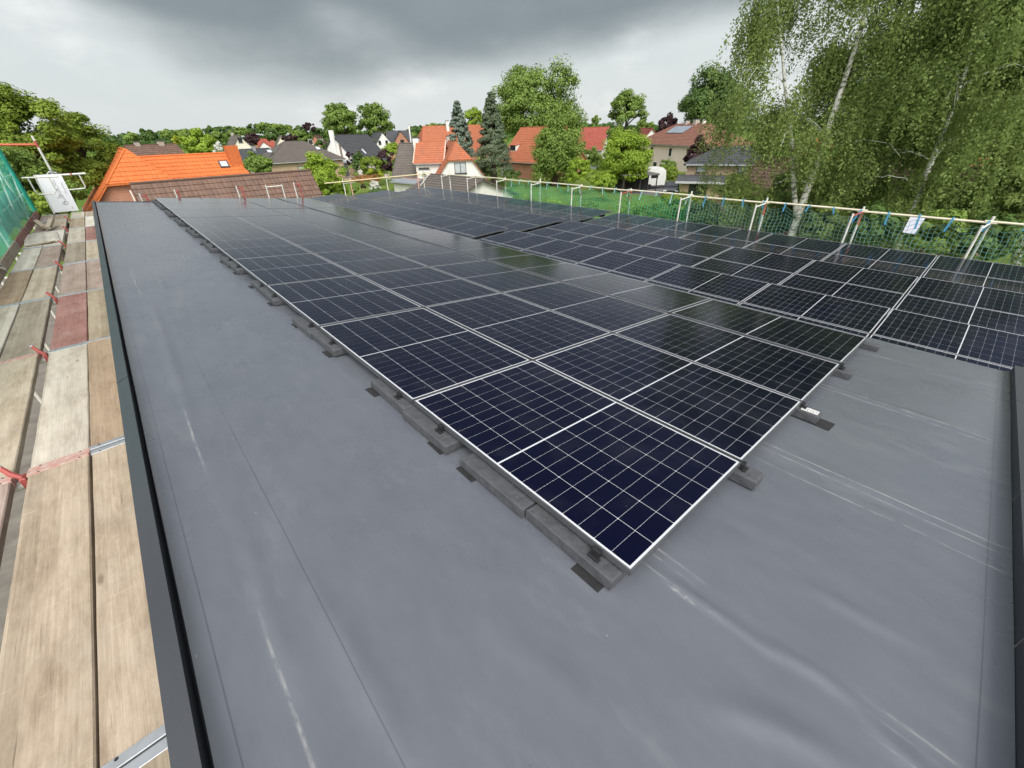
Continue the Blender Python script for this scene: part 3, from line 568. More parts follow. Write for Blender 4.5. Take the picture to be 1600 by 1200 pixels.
for i in range(ny + 1):
    for j in range(nz + 1):
        y = 14.3 * i / ny; z = .12 + 1.74 * j / nz
        v.append((-.02 + .018 * math.sin(y * 2.7 + j * .25) * math.sin(j * .22 + .4) + .004 * math.sin(y * 9 + j), y, z + .04 * math.sin(y * 2.73) * (j / nz)))
for i in range(ny):
    for j in range(nz): f.append((i*(nz+1)+j, (i+1)*(nz+1)+j, (i+1)*(nz+1)+j+1, i*(nz+1)+j+1))
link('mesh_sheet', npmesh('mesh_sheet', v, f, M_debris, True), t)
mb = MB(); mb.box(-.04, .02, 14.05, 14.32, .1, 1.74); mb.build('hem', netting('debris_hem', (.03, .44, .33), .85), t)
for k, y in enumerate((7.9, 10.2, 12.45, 14.75, 17.1)):
    t = thing('scaffold_post', f'steel scaffold post outside the green debris net, {ORD[k]} from the camera', 'scaffold post', (-2.87, y, GZ), (0, 0, 0), 'outer posts of the left scaffold')
    mb = MB(); mb.tube([(0, 0, 0), (0, 0, 7.6)], .024, 8); mb.build('tube', M_tube, t)
    mb = MB(); mb.tube([(0, 0, 6.3), (0, 2.25, 6.3)], .02, 6); mb.tube([(0, 0, 6.8), (0, 2.25, 6.8)], .02, 6); mb.tube([(.03, 0, 5.9), (.03, 2.2, 7.3)], .02, 6); mb.build('guard_rail', M_tube, t)
t = thing('white_tarp', 'white sheet hanging outside the green debris net', 'tarp', (-2.93, 12.4, -.12)); v = []; f = []
for i in range(31):
    for j in range(9): v.append((.02 * math.sin(i * .9 + j * .3) + .02 * math.sin(j * 1.7 + i), i * .17, j * .085 + .02 * math.sin(i)))
for i in range(30):
    for j in range(8): f.append((i*9+j, (i+1)*9+j, (i+1)*9+j+1, i*9+j+1))
link('sheet', npmesh('sheet', v, f, M_wht, True), t)
t = thing('loose_tie', 'pale loose tie rod sticking out across the grey toe board', 'tie rod', (-2.9, 9.3, .18)); mb = MB(); mb.tube([(0, 0, 0), (.24, .35, -.30)], .016, 6); mb.build('rod', M_tube, t)
# far end of the left scaffold: banner on a frame, guard rails, corner post
t = thing('banner', 'white banner with dark script lettering tied to the scaffold end', 'banner', (-2.12, 18.0, PZ))
pr = [(-.27, 0.03), (-.265, .5), (-.235, 1.0)]
v = []; f = []
for j in range(13):
    s = j / 12.
    for i in range(9): q = i / 8.; v.append((-.27 + .53 * q + .03 * s, .012 * math.sin(6 * q + 5 * s), .03 + .97 * s))
for j in range(12):
    for i in range(8): f.append((j*9+i, j*9+i+1, (j+1)*9+i+1, (j+1)*9+i))
bn = link('sheet', npmesh('sheet', v, f, mat('banner_vinyl', (.78, .78, .81), (.72, .72, .76), .5, scale=2), True), t)
mb = MB()      # hand-written script running down the sheet
def stroke(pts, w=.007):
    for (a, c), (b_, d) in zip(pts[:-1], pts[1:]): mb.tube([(a, -.02, c), (b_, -.02, d)], w * .5, 4)
stroke([(-.02, .22), (.02, .28), (.08, .30), (.12, .27), (.09, .22), (.02, .22), (.10, .36), (.05, .40)]); stroke([(-.05, .40), (.02, .42), (.10, .44), (.04, .48), (.0, .45), (.08, .52)])
stroke([(.02, .55), (.09, .57), (.05, .62), (.0, .60), (.08, .66), (.10, .70)]); stroke([(.03, .72), (.08, .75), (.04, .79), (.09, .84), (.05, .88)]); stroke([(.14, .10), (.17, .12), (.15, .15)]); stroke([(.17, .5), (.2, .6), (.19, .7), (.21, .8)], .008)
mb.build('lettering', mat('banner_ink', (.10, .09, .14), None, .7), bn)
mb = MB(); mb.tube([(-.29, .04, 0), (-.26, .04, 1.0), (.27, .04, .98)], .022, 8); mb.build('frame', M_tube, t)
t = thing('corner_post', 'white corner post with red collar and red cross tube at scaffold end', 'scaffold post', (-2.01, 18.4, GZ))
mb = MB(); mb.tube([(0, 0, 0), (0, 0, 7.72)], .028, 8); mb.build('tube', M_tube, t)
mb = MB(); mb.tube([(0, 0, 7.44), (0, 0, 7.60)], .031, 8); mb.build('collar', M_red, t)
mb = MB(); mb.tube([(-.72, 0, 7.53), (0, 0, 7.51)], .03, 8); mb.build('cross_tube', mat('orange_red_paint', (.55, .13, .05), (.45, .09, .04), .55), t)
mb = MB(); mb.tube([(-.07, -.03, 6.80), (.09, -.03, 6.80)], .02, 6); mb.tube([(0, -.04, 6.74), (.0, -.04, 6.88)], .03, 6); mb.tube([(-.12, -.05, 6.78), (-.05, -.05, 6.84), (.03, -.05, 6.82), (.1, -.05, 6.79)], .01, 5); mb.build('coupler', M_steel, t)
t = thing('end_guard_rail', 'looped white guard rail frame right of banner at scaffold end', 'guard rail', (-1.86, 18.05, 0))
mb = MB(); mb.tube([(0, 0, .75), (.56, 0, .75)], .026, 8); mb.tube([(.40, 0, .75), (.405, 0, .42), (.38, 0, .37), (0, 0, .36)], .017, 8); mb.build('tube', M_tube, t); mb = MB(); mb.tube([(.22, 0, .75), (.26, 0, .75)], .028, 8); mb.build('red_band', M_red, t)
t = thing('end_guard_rail', 'looped white guard rail frame left of banner at scaffold end', 'guard rail', (-2.6, 17.5, 0))
mb = MB(); mb.tube([(0, 0, .76), (.72, 0, .74)], .020, 8); mb.tube([(.11, 0, .75), (.11, 0, .42), (.15, 0, .34), (.45, 0, .33), (.52, 0, .40), (.52, 0, .74)], .016, 8); mb.build('tube', M_tube, t)
# far end of our roof: heads of the end scaffold frames
def end_frame(k, x0, x1, z0, z1, lab, red):
    t = thing('end_scaffold_frame', lab, 'scaffold frame', (x0, 18.2, 0)); w = x1 - x0
    mb = MB(); mb.tube([(0, 0, z0 - 1.2), (0, 0, z1)], .022, 6); mb.build('post', M_tube, t)
    mb = MB(); mb.tube([(w, 0, z0 - 1.2), (w, 0, z1 - .03)], .022, 6); mb.build('post', M_red if red else M_tube, t)
    mb = MB(); mb.tube([(0, 0, z1 - .08), (w, 0, z1 - .08)], .022, 6); mb.build('bar', M_red if red else M_tube, t)
end_frame(0, -.30, -.15, -.1, .10, 'red topped scaffold frame head at left end behind our roof edge', True); end_frame(1, .64, .72, -.1, .12, 'red topped scaffold frame head before the brown tiled roof, left one', True)
end_frame(2, 2.46, 2.62, -.3, .07, 'red topped scaffold frame head before the brown tiled roof, middle one', True); end_frame(3, 3.42, 3.98, -.4, .02, 'white portal-shaped scaffold frame before the brown tiled roof', False); end_frame(4, 4.42, 4.62, -.5, .02, 'red and white scaffold frame head right of the white portal frame', True)

# ------------------------------------------------------------------ guard rail with nets on the right
XR, XP = 13.25, 12.66; RZ = -.46
BY = [-.41 + 2.33 * k for k in range(-2, 10)]
M_net1 = mat('net_green', (.05, .42, .21), (.04, .33, .17), .7); M_net2 = mat('net_teal', (.15, .33, .31), (.11, .26, .25), .7)
M_tie = mat('tie_blue', (.08, .34, .55), (.06, .26, .44), .6); M_tie2 = mat('tie_pale', (.42, .66, .66), (.32, .52, .52), .6)
M_railw = mat('rail_paint', (.72, .66, .50), (.60, .53, .40), .5, .15, scale=3)
rg = random.Random(3)
for k, y in enumerate(BY):
    if k < 1: continue
    nm = ORD[k - 1]
    hi = rg.uniform(.05, .17)
    t = thing('guard_post', f'slim guard rail post behind the right array, outer row, {nm} from the right', 'guard post', (XR, y, GZ), (0, 0, 0), 'outer guard posts')
    mb = MB(); mb.tube([(0, 0, 0), (0, 0, -GZ + RZ + hi)], .026, 8); mb.build('tube', M_tube, t)
    if k in (1, 3, 4, 6, 7, 9): mb = MB(); mb.tube([(0, 0, -GZ + RZ - .35), (0, 0, -GZ + RZ + .02)], .0285, 8); mb.build('red_band', mat('orange_red_paint', (.55, .13, .05)), t)
    y2 = y + .13 - .02 * k
    t = thing('guard_post', f'slim guard rail post just behind the right array, inner row, {nm} from the right', 'guard post', (XP, y2, GZ), (0, 0, 0), 'inner guard posts')
    mb = MB(); mb.tube([(0, 0, 0), (0, 0, -GZ + RZ + .0)], .024, 8); mb.build('tube', M_tube, t)
    mb = MB(); mb.tube([(0, 0, -GZ + RZ - .07), (XR - XP, y - y2, -GZ + RZ - .03)], .02, 6); mb.build('bracket', M_red if k in (3, 6) else M_tube, t)
for k in range(len(BY) - 1):
    nm = ORD[k]; y0, y1 = BY[k], BY[k + 1]
    mb = MB(); mb.tube([(0, y0 - .1, .0), (0, y1 + .1, .0)], .025, 8); o = mb.build('guard_rail', M_railw, None, (XR - .05, 0, RZ + (.012 if k % 2 else -.012)))
    tag(o, f'pale top guard rail tube above the {nm} net bay from the right', 'guard rail', 'top guard rails')
    if y0 > 14.5: continue      # the last bays carry no net
    # knotted square-mesh net hanging in curves between the ties
    blue = k <= 4; t = thing('safety_net', f'{"teal" if blue else "green"} square-mesh safety net in the {nm} bay from the right', 'safety net', (XR - .09, y0, 0), (0, 0, 0), 'safety nets')
    nt_, L_ = 4, y1 - y0; cols = 23; rows = 12; cellw = L_ / cols
    def P(i, j):
        s = i / cols * nt_; fr = s - math.floor(s); sag = .11 * 4 * fr * (1 - fr) * (1 - .5 * j / rows)
        return (.05 * math.sin(i * .55 + j * .4 + k) + .03 * math.sin(j * .9), i * cellw + .012 * math.sin(j * 1.3 + i * .7), RZ - .06 - sag - j * .098 + .012 * math.sin(i * 1.1 + j))
    v = []; f = []; hw = .0050 if blue else .0085
    def strand(a, b_):
        n0 = len(v); a = np.array(a); b_ = np.array(b_); d = b_ - a; d = d / np.linalg.norm(d); s1 = np.cross(d, (1, .2, .1)); s1 /= np.linalg.norm(s1); s2 = np.cross(d, s1)
        for p in (a, b_):
            for an in range(3): v.append(tuple(p + hw * (s1 * math.cos(an * 2.094) + s2 * math.sin(an * 2.094))))
        for an in range(3): f.append((n0 + an, n0 + (an + 1) % 3, n0 + 3 + (an + 1) % 3, n0 + 3 + an))
    for i in range(cols + 1):
        for j in range(rows + 1):
            if i < cols: strand(P(i, j), P(i + 1, j))
            if j < rows: strand(P(i, j), P(i, j + 1))
    link('mesh', npmesh('net', v, f, M_net2 if blue else M_net1), t)
    for q in range(nt_):
        yy = (q + .0) * L_ / nt_ + .03; ln = rg.uniform(.1, .3); mb = MB()
        mb.box(-.035, -.030, -.018, .018, -ln, .03, .001); mb.box(-.03, .07, -.016, .016, .028, .034, .001)
        mb.build('tie', M_tie if blue else M_tie2, t, (0.0, yy, RZ), (R(rg.uniform(-22, 22)), 0, 0))
# far end rail
for k, x in enumerate((8.05, 8.40, 10.45, 12.35, 12.75)):
    t = thing('guard_post', f'{"red" if k in (1, 3) else "pale"} guard post behind the far end of the lower array, {ORD[k]} from the left', 'guard post', (x, 22.5, GZ), (0, 0, 0), 'far end guard posts')
    mb = MB(); mb.tube([(0, 0, 0), (.03 * (k % 2), 0, -GZ - .36)], .026, 8); mb.build('tube', mat('faded_red_paint', (.55, .22, .16), (.62, .42, .34), .6, scale=6) if k in (1, 3) else M_tube, t)
    mb = MB(); mb.tube([(-.04, 0, -GZ - .6), (.28, 0, -GZ - .58)], .018, 6); mb.build('clip', M_tube, t)
mb = MB(); mb.tube([(7.1, 0, 0), (13.2, 0, 0)], .027, 8); o = mb.build('guard_rail', mat('rail_yellow', (.72, .62, .36), (.6, .5, .3), .5, scale=3), None, (0, 22.46, -.50)); tag(o, 'yellowish guard rail tube behind the far end of the lower array', 'guard rail')
mb = MB(); mb.tube([(0, 0, 0), (.75, .3, .42)], .02, 6); o = mb.build('brace', M_tube, None, (12.3, 22.2, -1.05)); tag(o, 'pale diagonal brace tube at far corner of lower array', 'brace')
# ------------------------------------------------------------------ houses
def uvmesh(name, polys, m, smooth=False):
    """polygons (lists of points) -> mesh with a metric UV map lying in each face"""
    v = []; f = []
    for p in polys: f.append(tuple(range(len(v), len(v) + len(p)))); v += [tuple(float(c) for c in q) for q in p]
    me = bpy.data.meshes.new(name); me.from_pydata(v, [], f); uvl = me.uv_layers.new(name='slope'); me.update()
    for pl in me.polygons:
        n = pl.normal; u = Vector((0, 0, 1)).cross(n)
        u = Vector((1, 0, 0)) if u.length < 1e-4 else u.normalized()
        w = n.cross(u)
        for li in pl.loop_indices:
            co = me.vertices[me.loops[li].vertex_index].co; uvl.data[li].uv = (co.dot(u), co.dot(w))
    me.materials.append(m); return me
def slab(polys, t):
    out = []
    for p in polys:
        lo = [np.array(q) - np.array((0, 0, t)) for q in p]; out.append(p); out.append(lo[::-1]); n = len(p)
        for i in range(n): out.append([p[i], lo[i], lo[(i+1) % n], p[(i+1) % n]])
    return out
def courses(p, step=.38, rise=.032):
    """overlapping tile courses laid on one roof plane: strips whose lower edge stands proud"""
    p = [np.array(q, float) for q in p]; n = np.cross(p[1] - p[0], p[2] - p[0]); n = n / np.linalg.norm(n); n = n if n[2] > 0 else -n
    zs = [q[2] for q in p]; z0, z1 = min(zs), max(zs); sn = math.hypot(n[0], n[1])
    if sn < .05: return []
    dzc = step * sn; out = []; k = int((z1 - z0) / dzc) + 1
    def clip(poly, z, keep_above):
        r = []
        for i in range(len(poly)):
            a, b = poly[i], poly[(i + 1) % len(poly)]; ia = (a[2] >= z) == keep_above; ib = (b[2] >= z) == keep_above
            if ia: r.append(a)
            if ia != ib: t = (z - a[2]) / (b[2] - a[2]); r.append(a + (b - a) * t)
        return r
    for i in range(k):
        za, zb = z1 - (i + 1) * dzc, z1 - i * dzc; q = clip(clip(p, za, True), zb, False)
        if len(q) < 3: continue
        top = [v + n * (.004 + rise * min(1, max(0, (zb - v[2]) / dzc))) for v in q]; out.append(top)
        lo = [j for j in range(len(q)) if abs(q[j][2] - max(za, z0)) < 1e-6]
        for j in range(len(q)):
            j2 = (j + 1) % len(q)
            if j in lo and j2 in lo: out.append([top[j], q[j], q[j2], top[j2]])
    return out
class House: pass
def house(name, label, rA, rB, hw, drop, hipA=0., hipB=0., roofm=None, wallm=None, over=.35, ground=GZ, cat='house', ext=.25, hipk=1.0, ridge=None):
    rA, rB = np.array(rA, float), np.array(rB, float); H = House(); zr = (rA[2] + rB[2]) / 2 if ridge is None else ridge
    a = rB - rA; a[2] = 0; Ln = np.linalg.norm(a); a /= Ln; n = np.array((a[1], -a[0], 0.)); mid = (rA + rB) / 2; mid[2] = 0
    if np.dot(n[:2], CAM[:2] - mid[:2]) < 0: n = -n
    base = np.array((mid[0], mid[1], ground)); H.root = thing(name, label, cat, base)
    if np.dot(np.cross(a, n), (0, 0, 1)) < 0: pass
    def P(s, t, z): return a * s + n * t + np.array((0, 0, z - ground))
    ez = zr - drop; k = drop / hw
    def end(sgn, hip):
        s0 = sgn * Ln / 2
        if hip >= .99: e = s0 + sgn * hw * hipk; return dict(R=s0, H=None, E=e, kind='hip')
        if hip > 0: e = s0 + sgn * hw * hip * .75 * hipk; return dict(R=s0, H=hip, E=e, kind='half')
        return dict(R=s0, H=None, E=s0, kind='gable')
    A, B = end(-1, hipA), end(1, hipB)
    H.a, H.n, H.hw, H.ez, H.zr, H.A, H.B, H.base, H.ground = a, n, hw, ez, zr, A, B, base, ground
    # walls
    wp = []; top = .10
    for t in (1, -1): wp.append([P(A['E'], t*hw, ground), P(B['E'], t*hw, ground), P(B['E'], t*hw, ez - top), P(A['E'], t*hw, ez - top)][::t])
    for q, sg in ((A, -1), (B, 1)):
        pts = [P(q['E'], -hw, ground), P(q['E'], hw, ground), P(q['E'], hw, ez - top)]
        if q['kind'] == 'gable': pts.append(P(q['E'], 0, zr - top))
        if q['kind'] == 'half': pts += [P(q['E'], hw*q['H'], zr - drop*q['H'] - top), P(q['E'], -hw*q['H'], zr - drop*q['H'] - top)]
        pts.append(P(q['E'], -hw, ez - top)); wp.append(pts[::-sg])
    H.wall = link('wall', uvmesh('wall', wp, wallm), H.root)
    # roof planes
    o = over; W_ = hw + o; dz = k * o; rp_ = []
    for t in (1, -1):
        def endpts(q, sg):
            if q['kind'] == 'hip': ee = q['E'] + sg*o; return [P(ee, t*W_, ez - dz), P(q['R'], 0, zr)]
            if q['kind'] == 'half': ee = q['E'] + sg*ext; h = q['H']; return [P(ee, t*W_, ez - dz), P(ee, t*hw*h, zr - drop*h), P(q['R'], 0, zr)]
            ee = q['E'] + sg*ext; return [P(ee, t*W_, ez - dz), P(ee, 0, zr)]
        pts = endpts(A, -1) + endpts(B, 1)[::-1]; rp_.append(pts[::-t])
    for q, sg in ((A, -1), (B, 1)):
        if q['kind'] == 'hip': ee = q['E'] + sg*o; rp_.append([P(ee, W_, ez - dz), P(q['R'], 0, zr), P(ee, -W_, ez - dz)][::sg])
        if q['kind'] == 'half': ee = q['E'] + sg*ext; h = q['H']; rp_.append([P(ee, hw*h, zr - drop*h), P(q['R'], 0, zr), P(ee, -hw*h, zr - drop*h)][::sg])
    fix = []
    for p in rp_:      # make every roof plane face up
        nn = np.cross(np.array(p[1]) - p[0], np.array(p[2]) - p[0]); fix.append(p if nn[2] > 0 else p[::-1])
    H.roof = link('roof', uvmesh('roof', slab(fix, .14) + [s for p in fix for s in courses(p)], roofm), H.root); H.P = P
    # ridge tiles
    mb = MB(); mb.tube([P(A['R'] - (ext if A['kind'] == 'gable' else 0), 0, zr - .0), P(B['R'] + (ext if B['kind'] == 'gable' else 0), 0, zr)], .09, 6)
    for q, sg in ((A, -1), (B, 1)):
        if q['kind'] == 'hip':
            for t in (1, -1): mb.tube([P(q['R'], 0, zr), P(q['E'] + sg*o, t*W_, ez - dz)], .08, 6)
        if q['kind'] == 'half':
            for t in (1, -1): mb.tube([P(q['R'], 0, zr), P(q['E'] + sg*ext, t*hw*q['H'], zr - drop*q['H'])], .08, 6)
    if ridge != 'none': mb.build('ridge_tiles', roofm_plain(roofm), H.roof)
    # gutters along the eaves
    mb = MB()
    mb.tube([P(A['E'] - .2, W_ + .05, ez - dz - .08), P(B['E'] + .2, W_ + .05, ez - dz - .08)], .07, 6); mb.build('gutter', M_steel, H.roof)
    return H
_plain = {}
def roofm_plain(m):
    if m.name not in _plain:
        c = m.node_tree.nodes['Brick Texture'].inputs['Color1'].default_value if 'Brick Texture' in m.node_tree.nodes else (.3, .1, .05, 1)
        _plain[m.name] = mat(m.name + '_ridge', tuple(x * .95 for x in c[:3]), None, .75, scale=4)
    return _plain[m.name]
M_glass = mat('window_glass', (.015, .018, .02), (.03, .034, .036), .08, scale=.6, spec=.8)
M_blind = mat('window_blind', (.45, .47, .48), (.38, .40, .41), .4, scale=2)
M_fw = mat('window_frame_white', (.78, .78, .76), None, .5); M_fd = mat('window_frame_dark', (.05, .055, .06), None, .45)
def obox(mb, o, u, nr, s0, s1, z0, z1, d0, d1):
    o, u, nr = np.array(o, float), np.array(u, float), np.array(nr, float); Z = np.array((0, 0, 1.))
    vs = [o + u*s + Z*z + nr*d for d in (d0, d1) for s, z in ((s0, z0), (s1, z0), (s1, z1), (s0, z1))]
    mb.add(vs, [(3, 2, 1, 0), (4, 5, 6, 7), (0, 1, 5, 4), (1, 2, 6, 5), (2, 3, 7, 6), (3, 0, 4, 7)])
def face_frame(H, face):
    if face in ('front', 'back'):
        nr = H.n if face == 'front' else -H.n; return H.n * (H.hw if face == 'front' else -H.hw), H.a, nr
    q = H.A if face == 'A' else H.B; return H.a * q['E'], H.n, H.a * (-1 if face == 'A' else 1)
def window(H, face, s, z, w, h, frame=None, pane=None, split=1, name='window', door=False):
    """s along the wall from its middle, z height of the sill above the house's ground"""
    o, u, nr = face_frame(H, face); frame = frame or M_fw; b = .07
    mb = MB()
    obox(mb, o, u, nr, s - w/2, s + w/2, z, z + b, 0, .07); obox(mb, o, u, nr, s - w/2, s + w/2, z + h - b, z + h, 0, .07)
    obox(mb, o, u, nr, s - w/2, s - w/2 + b, z + b, z + h - b, 0, .068); obox(mb, o, u, nr, s + w/2 - b, s + w/2, z + b, z + h - b, 0, .068)
    for i in range(1, split): c = s - w/2 + w*i/split; obox(mb, o, u, nr, c - .04, c + .04, z + b, z + h - b, 0, .066)
    fr = mb.build(name, frame, H.root)
    mb = MB(); obox(mb, o, u, nr, s - w/2 + b, s + w/2 - b, z + b, z + h - b, .0, .03); mb.build('pane', pane or M_glass, fr)
    if not door: mb = MB(); obox(mb, o, u, nr, s - w/2 - .08, s + w/2 + .08, z - .09, z - .01, 0, .14); mb.build('sill', M_conc if frame is M_fd else M_fw, fr)
def on_slope(H, s, d, w, h, lift, name, m, t=1, thick=.08, parent=None):
    """flat thing on the roof slope facing t*n: s along the ridge, d metres down the slope from the ridge"""
    k = (H.zr - H.ez) / H.hw; c = 1 / math.hypot(1, k); down = H.n * t * c + np.array((0, 0, -k * c)); nr = H.n * t * k * c + np.array((0, 0, c))
    o = np.array((0, 0, H.zr - H.ground)) + H.a * s + down * d + nr * lift
    mb = MB(); vs = [o + H.a*x + down*y + nr*q for q in (0, thick) for x, y in ((-w/2, 0), (w/2, 0), (w/2, h), (-w/2, h))]
    mb.add(vs, [(3, 2, 1, 0), (4, 5, 6, 7), (0, 1, 5, 4), (1, 2, 6, 5), (2, 3, 7, 6), (3, 0, 4, 7)]); return mb.build(name, m, parent or H.roof)
def skylight(H, s, d, w=.8, h=1.2, t=1):
    f = on_slope(H, s, d, w, h, 0.0, 'skylight', M_fd, t, .10); on_slope(H, s, d + .1, w - .2, h - .2, .1, 'pane', mat('sky_glass', (.55, .58, .6), (.5, .53, .56), .15, scale=1), t, .02, f)
def chimney(H, s, t, w=.6, h=1.0, m=None, below=.6):
    mb = MB(); P = H.P; z = H.zr - H.ground; o = H.a*s + H.n*t
    obox(mb, o, H.a, H.n, -w/2, w/2, z - below - 1.0, z + h, -w/2, w/2); c = mb.build('chimney', m or brickwall('brick_red', (.34, .12, .07), (.26, .09, .05), (.4, .36, .32)), H.roof)
    mb = MB(); obox(mb, o, H.a, H.n, -w/2 - .06, w/2 + .06, z + h, z + h + .1, -w/2 - .06, w/2 + .06); mb.build('chimney_cap', M_conc, c)
def flat_wall(mb, pts): pass
T_brown = roof_tiles('tiles_brown', (.115, .065, .046), (.175, .10, .07), .25, .40, .9, (.085, .068, .055))
T_orange = roof_tiles('tiles_orange', (.60, .15, .030), (.52, .125, .025), .30, .36, .6, (.44, .12, .035)); T_red = roof_tiles('tiles_red', (.42, .128, .056), (.35, .105, .048), .30, .36, .7, (.24, .115, .07))
T_redd = roof_tiles('tiles_darkred', (.36, .085, .055), (.31, .07, .05), .30, .36, .6); T_anth = roof_tiles('tiles_anthracite', (.052, .054, .06), (.066, .068, .074), .30, .36, .5, (.05, .052, .056))
T_gb = roof_tiles('tiles_greybrown', (.10, .085, .075), (.125, .105, .09), .30, .36, .6, (.085, .075, .066)); T_pk = roof_tiles('tiles_redbrown', (.23, .10, .068), (.19, .085, .06), .30, .36, .6, (.24, .13, .09))
B_red = brickwall('brick_orange', (.42, .155, .075), (.34, .12, .06), (.42, .36, .3)); B_tan = brickwall('brick_tan', (.46, .33, .21), (.36, .235, .14), (.48, .42, .34)); B_brn = brickwall('brick_brown', (.36, .20, .13), (.29, .155, .10), (.40, .35, .3))
M_cream = mat('cream_plaster', (.72, .68, .56), (.62, .58, .47), .85, scale=1); M_pink = mat('pink_plaster', (.80, .69, .60), (.72, .61, .53), .85, scale=.8); M_beige = mat('beige_plaster', (.5, .46, .39), None, .85, scale=1)

# brown tiled roof right behind our roof
H = house('tiled_barn', 'long building with brown weathered tile roof directly behind our roof', (0.25, 33, -.52), (9.85, 33, -.56), 3.3, 3.9, roofm=T_brown, wallm=B_brn, ext=.2)
mb = MB(); k = 3.9/3.3
for q in range(7): obox(mb, H.P(H.A['E'] - .30, .15 + q*.5, H.zr - k*(.15 + q*.5) - .1), H.n, -H.a, 0, .44, -.62 - .05*(q % 2), -.02, 0, .05)
mb.build('barge_slates', M_wht, H.roof)
# orange house: half-hipped block and a long wing
H = house('orange_roofed_house', 'house with bright orange half-hipped roof and brick gable left behind', (1.14, 46, .99), (1.14, 57, .99), 3.9, 4.1, .52, 0, T_orange, B_red, over=.5, ext=.35)
H = house('orange_roofed_wing', 'long bright orange roofed wing with chimney and skylight', (1.9, 47.2, .40), (8.1, 47.2, .40), 4.2, 3.9, 0, 1, T_orange, B_red, hipk=.40)
for s in (4.35 - 1.0,):
    mb = MB(); obox(mb, H.P(s, .35, H.zr), H.a, H.n, -.45, .45, -1.6, .55, -.25, .75); mb.build('chimney', mat('orange_clad', (.52, .13, .03), None, .7), H.roof)
skylight(H, 2.35, .9, .7, .7)
def hs(name, label, p0, p1, hw, drop, hA=0, hB=0, roofm=T_red, wallm=M_wht, **k): return house(name, label, p0, p1, hw, drop, hA, hB, roofm, wallm, **k)
def far(z, p): q = np.array(p); q[2] = z if z is not None else q[2]; return q
# village houses, left to right (ridge ends surveyed from the photo)
H = hs('brown_roofed_house', 'low house with brown tile roof between the big tree and green bush', at(196, 226, 78), at(272, 226, 80), 5, 3.6, 0, 0, T_brown, B_brn); chimney(H, -1.5, 0, .5, .35, B_red); chimney(H, 1.2, 0, .6, .35, B_red)
H = hs('cream_gable_house', 'cream gabled house with grey roof behind the orange wing', at(373, 212, 138), at(361, 211, 152), 4.4, 5.2, 0, 0, T_gb, M_cream); window(H, 'A', 0, 6.4, .9, 1.1, M_fd); chimney(H, 4, 0, .6, .7)
H = hs('anthracite_house', 'dark anthracite hipped bungalow below the cream gable', at(374, 233.5, 104), at(420, 231.5, 106), 5, 2.6, 1, 1, T_anth, M_beige, hipk=.6); chimney(H, -.3, .5, .5, .5, M_steel); skylight(H, 3.6, 1.5, .8, 1.0); skylight(H, 5.0, 1.5, .8, 1.0)
H = hs('hipped_house', 'brick bungalow with big grey-brown hipped roof and skylight', at(443, 221, 100), at(474, 221, 101), 5.6, 2.9, 1, 1, T_gb, B_tan, hipk=.85, over=.5); window(H, 'front', -1.2, 1.4, 1.8, 1.3, M_fd, M_blind); window(H, 'front', 3.2, 1.4, 1.6, 1.3, M_fd, M_blind); skylight(H, 3.4, 2.3, .9, 1.1); skylight(H, -5.4, 2.6, .9, 1.0)
H = hs('small_white_gable_house', 'small white gable before a dull red roof, far left of centre', at(411, 221, 190), at(411, 221, 200), 4, 3.6, 0, 0, T_redd, M_wht)
H = hs('dull_red_roofed_house', 'far house with dull red roof and stepped chimney', at(398, 217, 210), at(424, 217, 212), 5, 3.6, 0, 0, T_redd, B_red); chimney(H, 3.2, 0, 1.2, 2.2)
H = hs('cream_far_gable_house', 'far cream gable with pointed roof above the hipped bungalow', at(438, 212, 180), at(436, 212, 192), 4.6, 5.8, 0, 0, T_gb, M_cream)
H = hs('orange_brick_gable_house', 'far orange brick gable with two white windows', at(491, 211, 165), at(499, 211, 172), 4.4, 5.4, 0, 0, T_brown, B_red, ); window(H, 'A', -1.6, 5.0, 1.4, 1.4); window(H, 'A', 1.6, 5.0, 1.4, 1.4)
H = hs('dark_roofed_white_house', 'white house with big dark slate-grey roof and striped gable', at(519.5, 211, 109), at(573, 210, 117), 5.2, 5.0, 0, 0, T_anth, M_wht, over=.4); skylight(H, -.6, 4.0, .7, 1.5); window(H, 'front', 1.2, 1.0, 2.2, 1.4, M_fd)
mb = MB(); obox(mb, H.P(H.A['E'], .0, H.zr), H.n, -H.a, -.5, .5, -8, .9, .02, .45); mb.build('chimney', M_wht, H.roof)
for q in (-2.6, 1.4, 3.3): mb = MB(); obox(mb, H.P(H.A['E'], q, H.ground), H.n, -H.a, -.28, .28, 0, 3.0 + (5 - abs(q)) * .75, 0, .06); mb.build('timber_stripe', mat('timber_brown', (.22, .17, .13), None, .8), H.wall)
# garage
t = thing('flat_garage', 'small flat-roofed brick garage with dark grey door', 'garage', np.append(at(537, 262, 106)[:2], GZ), (0, 0, R(-28)))
link('wall', uvmesh('wall', slab([[(-2.2, -3, 2.4), (2.2, -3, 2.4), (2.2, 3, 2.4), (-2.2, 3, 2.4)]], 2.4), B_tan), t); mb = MB(); mb.box(-2.5, 2.5, -3.4, 3.3, 2.41, 2.75, .02); mb.build('roof', mat('zinc_grey', (.30, .32, .34), None, .5), t); mb = MB(); mb.box(-1.6, 1.2, -3.06, -3.0, .05, 2.1); mb.build('door', mat('door_grey', (.10, .11, .12), None, .5), t)
H = hs('white_far_gable_house', 'far white gabled house with grey roof between the trees', at(597, 207, 152), at(583, 206, 166), 4.2, 5.2, 0, 0, T_anth, M_wht); window(H, 'A', -.9, 4.6, .8, 1.0, M_fd); window(H, 'A', 1.2, 4.6, .8, 1.0, M_fd)
